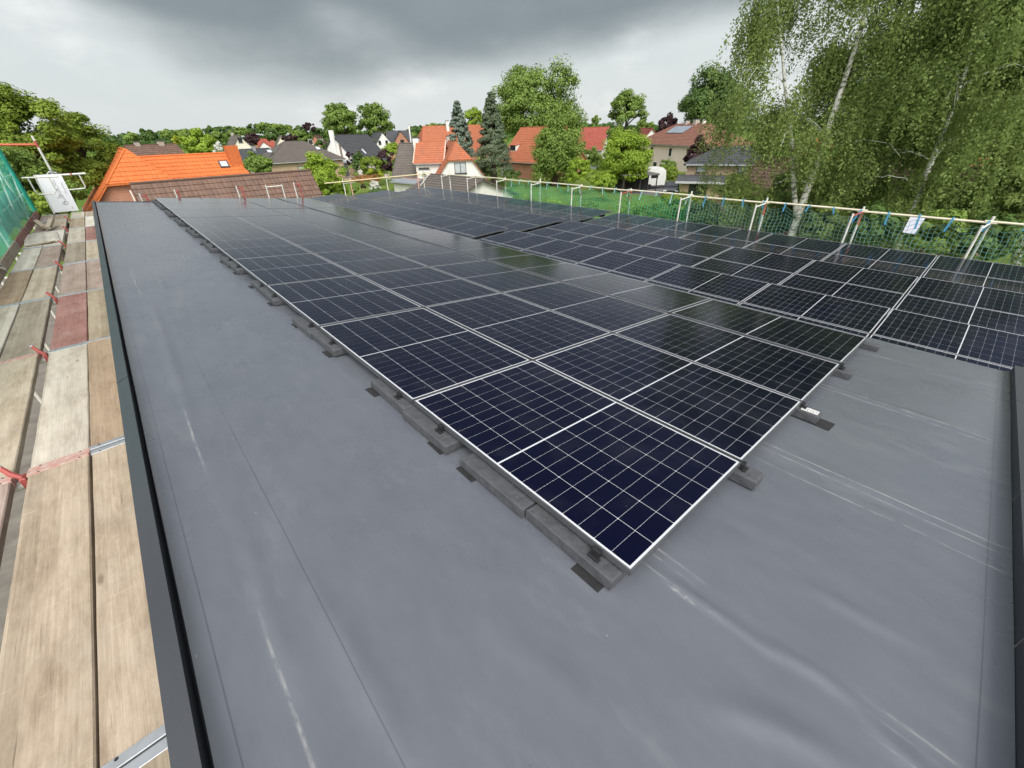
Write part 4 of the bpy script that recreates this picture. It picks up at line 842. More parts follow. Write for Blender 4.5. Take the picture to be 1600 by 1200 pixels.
H = hs('grey_roofed_house', 'far house with slate-grey roof behind the orange brick gable', at(603, 205, 158), at(640, 204, 160), 5, 5.4, 0, 0, T_anth, M_wht)
H = hs('brick_cross_gable_house', 'far orange brick gable with white verge before slate roof', at(625, 204.5, 150), at(623, 204, 157), 3.9, 4.9, 0, 0, T_anth, B_red); window(H, 'A', -.2, 4.2, 1.1, 1.5, M_fd); chimney(H, -1, -3.0, .35, 1.4, M_wht, 3)
H = hs('large_orange_roofed_house', 'large house with worn orange tile roof behind the white cottage', at(661, 196.5, 112), at(752, 196, 116), 6, 5.2, .9, 0, T_red, B_red, hipk=.5); chimney(H, -1.6, 1.0, .6, .9, M_wht)
# white cottage: half-hipped gable towards us, orange cross wing, brown annex
H = hs('white_cottage', 'white cottage with orange half-hipped roof and dark framed gable window', at(712, 220.5, 65.5), at(697, 220.5, 77), 3.5, 4.4, .46, 0, T_red, M_wht, over=.35, hipk=2.0, ext=.3)
zs = at(720, 272, 62)[2] - GZ; window(H, 'A', .0, zs, 1.6, 1.3, M_fd, M_blind, 2); chimney(H, 3.0, 0, .5, .6)
H = hs('white_cross_wing', 'white cross wing with orange tile roof and pale verges left of cottage gable', at(652, 221.5, 70), at(694, 221.5, 69), 2.3, 2.3, 0, 0, T_red, M_wht, over=.3, ext=.25)
m2 = MB(); m2.tube([H.P(H.A['E'] - .25, 0, H.zr + .06), H.P(H.A['E'] - .25, 2.6, H.zr - 2.54)], .11, 6); m2.build('verge_tiles', mat('verge_pale', (.62, .42, .33), None, .8), H.roof)
m2 = MB(); m2.tube([H.P(H.B['E'] + .25, 0, H.zr + .06), H.P(H.B['E'] + .25, 2.6, H.zr - 2.54)], .11, 6); m2.build('verge_tiles', MATS['verge_pale'], H.roof)
window(H, 'front', -.9, 2.2, .5, .35, M_fd); window(H, 'front', -.8, 3.05, 1.5, .14, M_fd); chimney(H, -2.2, -.3, .8, .5, M_wht)
H = hs('brown_roofed_annex', 'white annex with steep grey-brown hipped roof left of the white cottage', at(624, 224, 72), at(646, 223.5, 72), 2.7, 4.0, 1, 0, T_gb, M_wht, over=.25, hipk=.6)
H = hs('low_flat_extension', 'low white flat-roofed extension in front of the white cottage', at(632, 279, 62), at(668, 280, 58), 1.8, .2, 0, 0, mat('zinc_grey', (.30, .32, .34)), M_wht, over=.4); 
H = hs('brown_roofed_shed', 'low building with brown roof and white gable end behind the guard rail', (22.1, 29, -1.85), (22.1, 36.3, -1.85), 3.4, 1.3, 0, 0, T_gb, M_wht, over=.45, ext=.35)
# brick house with garage
H = hs('red_brick_house', 'red brick house with steep orange tile roof half hidden by chestnut tree', at(815, 198, 90), at(884, 199, 81), 5.0, 4.9, 0, 0, T_red, B_red, over=.3)
window(H, 'front', -4.4, .1, 2.6, 2.1, M_fw, mat('garage_door', (.45, .38, .27), None, .6), 1, 'garage_door', True); window(H, 'B', -2.0, 2.8, 1.1, 1.5); window(H, 'B', 1.6, 2.8, 1.1, 1.5)
P = H.P; zc = H.zr - 2.6
mb = MB(); obox(mb, P(-3.9, 0, zc - 1.1), H.a, H.n, -.9, .9, 0, 1.1, 2.6, 3.7); d = mb.build('dormer', M_fw, H.roof); mb = MB(); obox(mb, P(-3.9, 0, zc - 1.0), H.a, H.n, -.75, .75, .1, .95, 3.7, 3.73); mb.build('pane', M_glass, d)
link('dormer_roof', uvmesh('dormer_roof', slab([[P(-4.95, 2.0, zc + .30), P(-4.95, 3.9, zc + .02), P(-2.85, 3.9, zc + .02), P(-2.85, 2.0, zc + .30)][::-1]], .1), T_red), d)
H = hs('red_roofed_white_house', 'white house with plain dark red roof between big oak and lime tree', at(911, 199, 128), at(951, 199, 126), 4.6, 4.6, 0, 0, T_redd, M_wht)
H = hs('white_gable_red_roof_house', 'white gabled house with red roof at left of the pink house', at(1019, 205, 104), at(1002, 196, 118), 4.2, 4.6, 0, 0, T_redd, M_wht, ridge=1.0); window(H, 'A', 1.4, 1.8, 1.0, 2.0, M_fd); window(H, 'A', -.4, 4.6, .8, 1.0, M_fd)
H = hs('pink_house', 'pale pink two-storey house with red-brown hipped roof and solar collectors', at(1057, 194, 92), at(1108, 193, 84), 5.0, 2.6, 1, 1, T_pk, M_pink, over=.5, hipk=.8)
mbp = None
for q in range(4): on_slope(H, -2.8 + q * 1.28, .9, 1.2, 2.0, .08, 'solar_collector', mat('collector_glass', (.28, .32, .37), (.24, .28, .33), .15, scale=.6), 1, .08)
window(H, 'front', -3.2, 3.0, 1.0, 1.3, M_fw); window(H, 'front', -5.4, .7, 1.6, 1.2, M_fw); window(H, 'front', -1.4, .1, 1.4, 1.9, M_fw); window(H, 'front', 3.0, 3.0, 1.0, 1.3, M_fw)
chimney(H, -1.6, .0, .7, .5); chimney(H, 1.2, 0, .8, .6); chimney(H, 3.4, 0, .4, .6, M_wht)
mb = MB()
for q in range(40): obox(mb, H.P(-8 + q * .33, 9.0, GZ), H.a, H.n, 0, .24, .1, 1.1, 0, .04)
fz = mb.build('fence_boards', mat('fence_red', (.34, .12, .07), None, .8), None, H.base); stuff(fz); tag(fz, 'reddish brown board fence in front of the pink house', 'fence')
# tan brick house with two roofs
H = hs('tan_brick_house', 'tan brick house with dark slate hipped roof and pent roof, partly behind birch', at(1122, 231, 61), at(1172, 229, 61), 3.4, 1.35, 1, 1, T_anth, B_tan, over=.45, hipk=.8); LS = H.A['E']
window(H, 'front', LS + 1.5, 2.75, 1.0, 1.15, M_fd, M_blind); window(H, 'front', 1.4, 2.75, 1.0, 1.15, M_fd, M_blind)
P = H.P; lo = [P(LS - .9, 3.4, GZ + 2.5), P(LS - .9, 5.4, GZ + 1.95), P(5, 5.4, GZ + 1.95), P(5, 3.4, GZ + 2.5)]
nn = np.cross(lo[1] - lo[0], lo[2] - lo[0]); lo = lo if nn[2] > 0 else lo[::-1]
link('pent_roof', uvmesh('pent_roof', slab([lo], .16), T_anth), H.roof)
mb = MB(); obox(mb, P(0, 5.4, GZ + 1.76), H.a, H.n, LS - .9, 5.0, 0, .22, 0, .06); mb.build('fascia', mat('fascia_grey', (.5, .5, .52), None, .6), H.roof)
mb = MB(); obox(mb, P(0, 0, GZ), H.a, H.n, LS - .3, 4.8, 0, 1.95, 3.4, 4.8); lw = link('lower_wall', uvmesh('lower_wall', [[mb.v[i] for i in f] for f in mb.f], B_tan), H.root)
mb = MB(); obox(mb, P(LS + 1.6, 4.8, GZ), H.a, H.n, -1.0, 1.0, .05, 1.7, 0, .05); dd = mb.build('terrace_door', M_fd, lw); mb = MB(); obox(mb, P(LS + 1.6, 4.8, GZ), H.a, H.n, -.9, .9, .12, 1.6, .05, .06); mb.build('pane', M_glass, dd)
# houses behind the birches
H = hs('dark_tiled_house', 'house with dark brown tile roof hidden behind the birches', at(1190, 262, 47), at(1590, 262, 38), 6, 4.6, 0, 0, T_brown, B_brn, over=.5, ridge=-1.1)
H = hs('orange_far_house', 'bright orange roof with dark solar collector showing through birch branches', at(1300, 199, 80), at(1420, 198, 74), 5, 4, 0, 0, T_orange, M_wht); on_slope(H, .2, .9, 3.4, 2.0, .06, 'solar_collector', mat('collector_blue', (.05, .07, .13), None, .12, scale=.6), 1, .06)
H = hs('orange_right_house', 'orange tiled roof glimpsed at right edge behind the trees', at(1580, 196, 62), at(1760, 196, 60), 5, 5.4, 0, 0, T_red, B_red)

# ------------------------------------------------------------------ carport, caravan, car
t = thing('carport', 'dark flat carport canopy on posts beside the white caravan', 'carport', np.append(at(995, 297, 62)[:2], GZ), (0, 0, R(-35)))
mb = MB(); mb.box(-2.6, 2.2, -1.5, 1.6, 2.1, 2.28, .02); mb.build('roof', mat('felt_grey', (.14, .135, .13), None, .9), t)
for x in (-2.4, -.2, 2.0):
    for y in (-1.3, 1.4): mb = MB(); mb.box(x - .06, x + .06, y - .06, y + .06, 0, 2.1); mb.build('post', mat('post_dark', (.05, .05, .05), None, .7), t)
mb = MB(); mb.box(-2.5, 2.1, 1.45, 1.5, .1, 2.0); mb.build('back_wall', mat('post_dark', (.05, .05, .05)), t)
t = thing('caravan', 'white caravan standing behind the carport', 'caravan', np.append(at(1009, 294, 66)[:2], GZ), (0, 0, R(-35)))
pr = [(-2.2, .5), (-2.3, 1.4), (-2.0, 2.3), (-1.5, 2.65), (1.6, 2.65), (2.1, 2.3), (2.25, 1.4), (2.15, .5)]
mb = MB(); mb.poly([(x, -1.05, z) for x, z in pr][::-1], (0, 2.1, 0)); bd = mb.build('body', mat('caravan_white', (.75, .75, .72), (.68, .68, .66), .4, scale=1), t)
for x in (-1.2, .6): mb = MB(); mb.box(x - .5, x + .5, -1.08, -1.04, 1.4, 2.0, .01); mb.build('window', M_glass, t)
mb = MB(); mb.box(2.1, 2.24, -.7, .7, 1.45, 2.1, .02); mb.build('window', M_glass, t)
for y in (-1.0, 1.0): mb = MB(); mb.tube([(0, y - .1, .34), (0, y + .1, .34)], .34, 16); mb.build('wheel', mat('tyre', (.02, .02, .02), None, .9), t)
t = thing('parked_car', 'black estate car parked nose towards us by the tan brick house', 'car', np.append(at(1050, 298, 60)[:2], GZ), (0, 0, R(205)))
M_car = mat('car_black', (.012, .013, .015), (.016, .017, .019), .2, .2, scale=.8, coat=1.0)
pr = [(-2.25, .35), (-2.3, .75), (-2.1, 1.02), (-1.75, 1.08), (-1.35, 1.5), (-.6, 1.62), (.6, 1.6), (1.35, 1.12), (2.1, .95), (2.3, .72), (2.3, .38), (1.9, .28), (-1.9, .28)]
mb = MB(); rows = []
for y, sc in ((-.92, .97), (-.8, 1.0), (.8, 1.0), (.92, .97)):
    rows.append([(x * (1 if sc == 1 else .985), y if z < 1.1 else y * .80, .28 + (z - .28) * sc) for x, z in pr])
n = len(pr); v = [q for r_ in rows for q in r_]; mb.add(v, [(i*n + j, i*n + (j+1) % n, (i+1)*n + (j+1) % n, (i+1)*n + j) for i in range(3) for j in range(n)] + [tuple(range(n))[::-1], tuple(3*n + j for j in range(n))]); mb.build('body', M_car, t)
mb = MB(); mb.add([(.66, -.60, 1.56), (.66, .60, 1.56), (1.31, .70, 1.15), (1.31, -.70, 1.15)], [(0, 1, 2, 3)]); mb.v = [(x + .03, y, z + .02) for x, y, z in mb.v]; mb.build('windscreen', mat('car_glass', (.05, .055, .06), None, .05, spec=1.0), t)
for y in (-1, 1):
    mb = MB(); mb.box(-1.2, .9, y * .78 - .03, y * .78 + .03, 1.14, 1.48, .01); mb.build('side_window', MATS['car_glass'], t)
    mb = MB(); mb.box(2.2, 2.32, y * .68 - .2, y * .68 + .2, .64, .80, .02); mb.build('headlight', mat('headlight', (.7, .72, .74), None, .1), t)
    mb = MB(); mb.box(.75, .95, y * .98 - .09, y * .98 + .09, 1.0, 1.14, .02); mb.build('mirror', M_car, t)
    for x in (-1.4, 1.4):
        mb = MB(); mb.tube([(x, y * .82 - .1, .32), (x, y * .82 + .12, .32)], .32, 18); w = mb.build('wheel', MATS['tyre'], t); mb = MB(); mb.tube([(x, y * .95 - .01, .32), (x, y * .95 + .015, .32)], .2, 12); mb.build('rim', M_steel, w)
mb = MB(); mb.box(2.29, 2.33, -.26, .26, .48, .60); mb.build('number_plate', M_fw, t); mb = MB(); mb.box(2.28, 2.325, -.4, .4, .64, .78, .01); mb.build('grille', M_dark, t)
# ------------------------------------------------------------------ vegetation
def quads(pos, nrm, size, rng, aspect=.62):
    n = len(pos); r = rng.normal(size=(n, 3)); t = np.cross(nrm, r); t /= np.linalg.norm(t, axis=1, keepdims=True) + 1e-9; b = np.cross(nrm, t)
    s = size[:, None]; v = np.stack([pos - t*s, pos - b*s*aspect + nrm*s*.15, pos + t*s, pos + b*s*aspect + nrm*s*.15], 1).reshape(-1, 3)
    f = np.arange(4*n).reshape(n, 4); return v, f
def unit(rng, n):
    d = rng.normal(size=(n, 3)); return d / np.linalg.norm(d, axis=1, keepdims=True)
def crown_points(rad, ncl, nleaf, rng, shape, csize):
    rad = np.array(rad)
    if shape == 'cone':
        t = rng.rand(ncl) ** .8; ang = rng.rand(ncl) * 6.283; rr = (1 - t) ** .85 * (.75 + .25 * rng.rand(ncl)) + .03
        c = np.stack([np.cos(ang)*rr, np.sin(ang)*rr, t*2 - 1], 1) * rad; cr = csize * rad[0] * (.35 + .8 * (1 - t)) * (.7 + .6 * rng.rand(ncl))
    elif shape == 'column':
        d = unit(rng, ncl); c = d * (.75 + .25 * rng.rand(ncl, 1)); c[:, 2] = np.sign(c[:, 2]) * np.abs(c[:, 2]) ** .6; c = c * rad; cr = csize * rad[0] * (.7 + .6 * rng.rand(ncl))
    else:
        d = unit(rng, ncl); d[:, 2] = np.where(d[:, 2] < -.82, -d[:, 2], d[:, 2]); k = .45 + .55 * rng.rand(ncl, 1) ** .5
        lob = 1 + .16 * np.sin(d[:, :1]*4 + rng.rand()*6) + .14 * np.sin(d[:, 1:2]*5 + rng.rand()*6) + .10 * np.sin(d[:, 2:]*6 + rng.rand()*6)
        c = d * k * lob * rad; cr = csize * rad.mean() * (.6 + .8 * rng.rand(ncl))
    idx = np.repeat(np.arange(ncl), nleaf); n = len(idx); d = unit(rng, n); r = rng.rand(n, 1) ** .45
    off = d * r * cr[idx][:, None] * np.array((1, 1, .72 if shape != 'cone' else .5)); pos = c[idx] + off
    tone = np.clip(.28 + .30 * rng.rand(ncl)[idx] + .42 * rng.rand(n) , 0, 1)
    return c, cr, pos, d, tone
def tree(name, label, u, v, d, rh, rv, m, ncl=60, nleaf=60, leaf=.25, shape='round', csize=.26, seed=1, bark=None, group=None, cat='tree', trunk=True, depth=1.0, ztop=None):
    rng = np.random.RandomState(seed); c = at(u, v, d); r1 = np.linalg.norm(at(u - rh, v, d) - at(u + rh, v, d)) / 2; r2 = np.linalg.norm(at(u, v - rv, d) - at(u, v + rv, d)) / 2
    return tree_at(name, label, c, (r1, r1 * depth, r2), m, ncl, nleaf, leaf, shape, csize, rng, bark, group, cat, trunk)
M_bark = mat('bark_brown', (.10, .075, .055), (.06, .045, .035), .95, scale=5, bmp=.6, stretch=(1, 1, .2))
def tree_at(name, label, c, rad, m, ncl, nleaf, leaf, shape='round', csize=.26, rng=None, bark=None, group=None, cat='tree', trunk=True):
    rng = rng or np.random.RandomState(1); c = np.array(c); base = np.array((c[0], c[1], GZ)); root = thing(name, label, cat, base, (0, 0, 0), group); h = c[2] - GZ
    rad = (rad[0], rad[1], min(rad[2], max(h, .3)))
    leaf *= .66; nleaf = int(nleaf * 1.7); ncl = int(ncl * 1.15)
    cc, cr, pos, dr, tone = crown_points(rad, ncl, nleaf, rng, shape, csize); pos = pos + np.array((0, 0, h)); pos[:, 2] = np.maximum(pos[:, 2], .05)
    out = pos - np.array((0, 0, h)); out /= np.linalg.norm(out, axis=1, keepdims=True) + 1e-6
    nr = dr * .8 + out * .5 + np.array((0, 0, .55)) + rng.normal(size=pos.shape) * .45; nr /= np.linalg.norm(nr, axis=1, keepdims=True)
    vv, f = quads(pos, nr, leaf * (.6 + .8 * rng.rand(len(pos))), rng); link('crown', npmesh('crown', vv, f, m, attr=np.repeat(tone, 4)), root)
    if trunk:
        mb = MB(); r0 = .07 * rad[2] + .06; top = h + rad[2] * (.75 if shape == 'cone' else .25); mb.tube([(0, 0, -.1), (r0*.2, 0, h * .3), (0, r0*.3, h * .7), (0, 0, top)], [r0*1.25, r0, r0*.75, r0*.25], 8)
        for i in range(0, ncl, max(1, ncl // 14)):
            e = cc[i] + np.array((0, 0, h)); s = np.array((0, 0, max(h * .35, min(top * .9, e[2] - np.hypot(e[0], e[1]) * .6)))); mid = (s + e) / 2 + np.array((0, 0, .08 * rad[2])); mb.tube([s, mid, e], [r0*.35, r0*.22, r0*.08], 5, False)
        mb.build('trunk', bark or M_bark, root)
    return root
L_mid = leafmat('leaf_mid', (0.0820, 0.1476, 0.0300), (0.2460, 0.3484, 0.0710)); L_bright = leafmat('leaf_bright', (0.1453, 0.2306, 0.0240), (0.3586, 0.4953, 0.0598), .4); L_dark = leafmat('leaf_dark', (0.0444, 0.0888, 0.0240), (0.1281, 0.2135, 0.0512)); L_yel = leafmat('leaf_yellow', (0.2440, 0.3050, 0.0228), (0.5490, 0.5795, 0.0610), .4)
L_maple = leafmat('leaf_maple', (0.0952, 0.1568, 0.0202), (0.2912, 0.3864, 0.0560), .4); L_purple = leafmat('leaf_purple', (0.0335, 0.0183, 0.0214), (0.0915, 0.0457, 0.0504)); L_conif = leafmat('leaf_conifer', (0.0610, 0.0952, 0.0512), (0.1830, 0.2257, 0.1342), .15); L_spruce = leafmat('leaf_spruce', (.085, .120, .085), (.215, .265, .20), .15)
L_birch = leafmat('leaf_birch', (.130, .185, .048), (.335, .42, .130), .5); L_birch2 = leafmat('leaf_birch_dark', (.100, .148, .038), (.27, .350, .10), .48); L_white = leafmat('flower_white', (.5, .52, .42), (.75, .75, .68), .2); L_hedge = leafmat('leaf_hedge', (0.1025, 0.1708, 0.0205), (0.2563, 0.3416, 0.0427), .3); L_rust = leafmat('leaf_rust', (0.2440, 0.1067, 0.0457), (0.3965, 0.2135, 0.0762), .3)
# big maple at the left
tree('maple_tree', 'big leafy maple crown at the left edge behind scaffold', 25, 225, 52, 100, 92, L_maple, 150, 170, .16, csize=.20, seed=3)
tree('maple_tree', 'lower rounded maple crown right of the biggest left tree', 132, 250, 55, 58, 62, L_maple, 110, 130, .16, csize=.22, seed=4)
tree('maple_tree', 'dark leafy tree filling below the big left maple', 35, 296, 46, 88, 50, L_mid, 110, 120, .17, csize=.24, seed=5)
tree('hazel_bush', 'olive green bush behind scaffold end rails', 78, 320, 30, 34, 18, L_hedge, 40, 90, .12, seed=6, cat='bush')
# mid-distance trees and bushes
TR = [('round_bush', 'round light green tree behind the orange wing', 312, 226, 88, 28, 17, L_bright, 60, 60, .28, 'round', 'tree'), ('gold_shrub', 'narrow yellow-green shrub left of the round green tree', 281, 230, 95, 7, 16, L_yel, 24, 40, .25, 'column', 'shrub'),
 ('white_bloom_bush', 'bush with white blossom beside the orange chimney', 341, 232, 80, 8, 10, L_white, 20, 30, .22, 'round', 'bush'), ('garden_tree', 'loose green tree between orange wing and hipped bungalow', 405, 262, 68, 26, 18, L_mid, 60, 60, .22, 'round', 'tree'), ('garden_tree', 'slim green tree before the dark bungalow roof', 399, 250, 72, 9, 14, L_mid, 24, 40, .22, 'round', 'tree'),
 ('yellow_green_tree', 'bright yellow-green tree beside the brown tiled roof', 508, 282, 42, 32, 34, L_bright, 110, 90, .13, 'round', 'tree'), ('golden_bush', 'golden yellow bush top behind the bright green tree', 499, 256, 48, 16, 9, L_yel, 40, 50, .15, 'round', 'bush'),
 ('lime_tree', 'left one of two round trees on the skyline', 530, 190, 165, 25, 26, L_mid, 80, 60, .5, 'round', 'tree'), ('lime_tree', 'right one of two round trees on the skyline', 586, 192, 170, 25, 26, L_mid, 80, 60, .5, 'round', 'tree'),
 ('copper_beech', 'small dark purple tree on the far skyline', 483, 199, 240, 9, 7, L_purple, 30, 30, .6, 'round', 'tree'), ('copper_beech', 'dark purple tree behind the cream gable', 394, 218, 175, 11, 9, L_purple, 40, 40, .4, 'round', 'tree'), ('copper_beech', 'low dark purple tree between far gables', 452, 216, 170, 11, 6, L_purple, 30, 40, .4, 'round', 'tree'),
 ('purple_shrub', 'purple column shrub before the dark-roofed white house', 547, 248, 100, 6, 10, L_purple, 20, 40, .25, 'column', 'shrub'), ('purple_shrub', 'round dark purple shrub left of the annex roof', 601, 252, 84, 13, 17, L_purple, 40, 50, .22, 'round', 'shrub'),
 ('clipped_hedge', 'clipped light green hedge block in the garden left of annex', 582, 262, 80, 17, 16, L_hedge, 60, 60, .18, 'column', 'hedge'), ('garden_shrub', 'dark green shrub right of the flat garage', 561, 256, 88, 11, 14, L_dark, 40, 50, .22, 'round', 'shrub'), ('garden_shrub', 'green shrub under the far white gable', 612, 235, 120, 16, 9, L_bright, 40, 40, .3, 'round', 'shrub'),
 ('garden_shrub', 'dark round shrub left of far white gable', 583, 226, 145, 5, 8, L_dark, 20, 30, .3, 'round', 'shrub'), ('garden_shrub', 'green shrub beside the orange brick gable', 501, 230, 140, 12, 8, L_dark, 30, 40, .35, 'round', 'shrub'),
 ('rhododendron', 'white flowering rhododendron behind the far guard rail', 586, 291, 56, 9, 8, L_white, 36, 40, .12, 'round', 'shrub'), ('garden_shrub', 'low green shrub between far guard posts', 553, 297, 60, 7, 6, L_mid, 24, 40, .13, 'round', 'shrub'), ('garden_shrub', 'low dark shrub under the white rhododendron', 590, 301, 52, 14, 6, L_dark, 30, 50, .12, 'round', 'shrub'), ('purple_shrub', 'small dark purple shrub by the far guard posts', 567, 291, 60, 4, 4, L_purple, 14, 30, .12, 'round', 'shrub'), ('garden_shrub', 'dark green shrub left of the far guard posts', 528, 297, 56, 9, 6, L_dark, 24, 40, .13, 'round', 'shrub'),
 ('garden_shrub', 'brownish heather shrub before the gravel path', 570, 279, 68, 22, 5, L_rust, 40, 40, .14, 'round', 'shrub'), ('golden_bush', 'small yellow bush on the gravel path, left one', 579, 267, 74, 4, 4, L_yel, 14, 30, .15, 'round', 'bush'), ('golden_bush', 'small yellow bush next to the annex wall', 595, 273, 70, 4, 5, L_yel, 14, 30, .15, 'round', 'bush'),
 ('blue_spruce', 'blue-green spruce with pointed top behind the white cottage', 717, 203, 86, 22, 44, L_spruce, 120, 50, .26, 'cone', 'tree'), ('birch_far', 'light green tree behind the blue spruce', 741, 186, 125, 15, 16, L_bright, 40, 50, .35, 'round', 'tree'), ('fir_tree', 'tall dark conifer right of the white cottage', 769, 214, 74, 31, 66, L_conif, 260, 90, .15, 'cone', 'tree'),
 ('oak_tree', 'biggest oak crown on the skyline at the centre', 832, 168, 106, 64, 55, L_mid, 150, 110, .36, 'round', 'tree'), ('chestnut_tree', 'dense chestnut tree in front of red brick house', 868, 240, 70, 38, 56, L_mid, 150, 110, .2, 'round', 'tree'), ('lime_tree', 'tall oval tree right of the dark red roof', 978, 196, 100, 28, 50, L_mid, 110, 90, .3, 'column', 'tree'),
 ('maple_tree', 'bright green tree behind the green nets at the centre right', 978, 250, 62, 38, 38, L_bright, 130, 110, .18, 'round', 'tree'), ('copper_beech', 'dark purple-brown tree left of the pink house roof', 1043, 198, 120, 17, 15, L_purple, 50, 60, .35, 'round', 'tree'), ('oak_tree', 'large dark green tree behind the pink house', 1118, 165, 120, 58, 42, L_dark, 150, 90, .4, 'round', 'tree'),
 ('copper_shrub', 'purple leaved shrub between pink house and tan brick house', 1092, 243, 72, 20, 22, L_purple, 70, 60, .2, 'round', 'shrub'), ('young_tree', 'small pale tree standing on the skyline beside dark red roof', 931, 192, 170, 8, 10, L_mid, 24, 30, .45, 'round', 'tree'),
 ('garden_shrub', 'green shrub left of the chestnut tree by the brick house', 800, 272, 70, 14, 6, L_dark, 30, 50, .16, 'round', 'shrub'), ('garden_shrub', 'yellow-green shrub at right foot of the chestnut tree', 905, 268, 60, 16, 20, L_bright, 60, 60, .15, 'round', 'shrub'), ('garden_shrub', 'pale green shrub behind the net below bright tree', 945, 282, 54, 18, 14, L_bright, 60, 60, .14, 'round', 'shrub'), ('hedge', 'clipped green hedge between caravan and parked car', 1046, 272, 68, 22, 9, L_hedge, 60, 60, .15, 'round', 'hedge'), ('garden_shrub', 'round dark green shrub above the hedge before pink house', 1042, 260, 74, 14, 9, L_mid, 40, 60, .16, 'round', 'shrub'), ('garden_shrub', 'green shrub under the brick house gable wall', 925, 246, 92, 16, 14, L_mid, 40, 50, .2, 'round', 'shrub')]
for i, (nm, lb, u, v, d, rh, rv, m, nc, nl, lf, sh, ct) in enumerate(TR): tree(nm, lb, u, v, d, rh, rv, m, nc, nl, lf, sh, .26 if sh != 'cone' else .3, 20 + i, cat=ct, trunk=ct == 'tree')
# bushes on the ground behind the nets
rb = np.random.RandomState(9)
BU = [(820, 309, 40, 12, 4, L_mid), (862, 316, 36, 14, 5, L_bright), (920, 322, 34, 14, 6, L_mid), (985, 326, 33, 20, 8, L_bright), (1034, 334, 30, 26, 11, L_mid), (1100, 338, 28, 34, 16, L_dark), (1160, 330, 30, 30, 22, L_dark), (1215, 345, 27, 26, 24, L_dark), (1290, 350, 25, 34, 26, L_birch2), (1370, 352, 24, 36, 28, L_dark), (1460, 365, 22, 44, 30, L_mid), (1545, 372, 20, 44, 32, L_dark), (1150, 300, 40, 30, 26, L_birch2), (1060, 312, 42, 26, 8, L_hedge), (1230, 305, 38, 40, 30, L_dark), (1330, 305, 36, 50, 34, L_birch2), (1450, 310, 33, 60, 40, L_dark), (1560, 320, 30, 50, 50, L_birch2)]
for i, (u, v, d, rh, rv, m) in enumerate(BU):
    tree('net_side_bush', f'green bush on the ground behind the guard nets, {ORD[i] if i < 13 else ["fourteenth", "fifteenth", "sixteenth", "seventeenth", "eighteenth"][i - 13]} planted', u, v, d, rh, rv, m, 60, 90, .11, 'round', .28, 100 + i, cat='bush', trunk=False, group='bushes behind the nets')
# bush seen through the gap of the planks
tree_at('yard_bush', 'bright leafy bush seen through the gap between scaffold planks', (-2.12, 2.0, -4.4), (.9, 1.6, 1.5), L_bright, 60, 60, .07, 'round', .28, np.random.RandomState(77), cat='bush', trunk=False)
# trees of the village in the distance
rt = np.random.RandomState(31); k = 0; VT = ORD[1:] + ['fourteenth', 'fifteenth', 'sixteenth', 'seventeenth', 'eighteenth', 'nineteenth', 'twentieth', 'twenty-first', 'twenty-second', 'twenty-third', 'twenty-fourth', 'twenty-fifth', 'twenty-sixth', 'twenty-seventh', 'twenty-eighth']; VT = ['first'] + VT
VL = sorted([(205, 216, 200), (232, 213, 190), (262, 211, 230), (282, 210, 210), (330, 207, 260), (352, 205, 250), (375, 206, 240), (400, 203, 250), (415, 199, 230), (432, 201, 220), (447, 204, 260), (468, 206, 240), (500, 208, 250), (425, 212, 200), (470, 214, 190), (555, 204, 230), (650, 203, 240), (675, 201, 260), (695, 203, 230), (340, 214, 180), (362, 213, 190), (760, 192, 160), (905, 200, 190), (950, 200, 210), (1010, 198, 220), (640, 214, 200)])
for u0, v0, d0 in VL:
    tree('village_tree', f'far green tree on the skyline, {VT[k]} of the village trees from the left', u0, v0, d0, rt.uniform(11, 18), rt.uniform(6, 9), [L_mid, L_dark, L_mid, L_mid, L_dark][k % 5], 36, 36, .55, seed=200 + k, group='far village trees', trunk=False); k += 1
# far wood that closes the horizon
rng = np.random.RandomState(2); n = 42000; az = np.radians(rng.uniform(-25, 115, n)); rr = rng.uniform(420, 640, n)
top = 3.6 + 1.2 * np.sin(az * 23) + .9 * np.sin(az * 57 + 1) + .9 * np.sin(az * 131) + 2.2 * np.sin(az * 9 + 2)
pos = np.stack([CAM[0] + np.sin(az) * rr, CAM[1] + np.cos(az) * rr, GZ + (top - GZ) * rng.rand(n) ** .6], 1); nr = unit(rng, n) + np.array((0, 0, .5)); nr /= np.linalg.norm(nr, axis=1, keepdims=True)
v, f = quads(pos, nr, rng.uniform(.9, 2.0, n), rng); o = stuff(link('distant_wood', npmesh('distant_wood', v, f, L_dark, attr=np.repeat(rng.rand(n) * .8, 4)))); tag(o, 'dark wood closing the horizon behind the village', 'wood')
n = 9000; az = np.radians(rng.uniform(-5, 60, n)); rr = rng.uniform(95, 400, n); pos = np.stack([CAM[0] + np.sin(az) * rr, CAM[1] + np.cos(az) * rr, GZ + 2.2 * rng.rand(n)], 1); nr = unit(rng, n) + np.array((0, 0, .6)); nr /= np.linalg.norm(nr, axis=1, keepdims=True)
v, f = quads(pos, nr, rng.uniform(.5, 1.3, n), rng); o = stuff(link('garden_greenery', npmesh('garden_greenery', v, f, L_mid, attr=np.repeat(rng.rand(n), 4)))); tag(o, 'low garden greenery between the village houses', 'greenery')

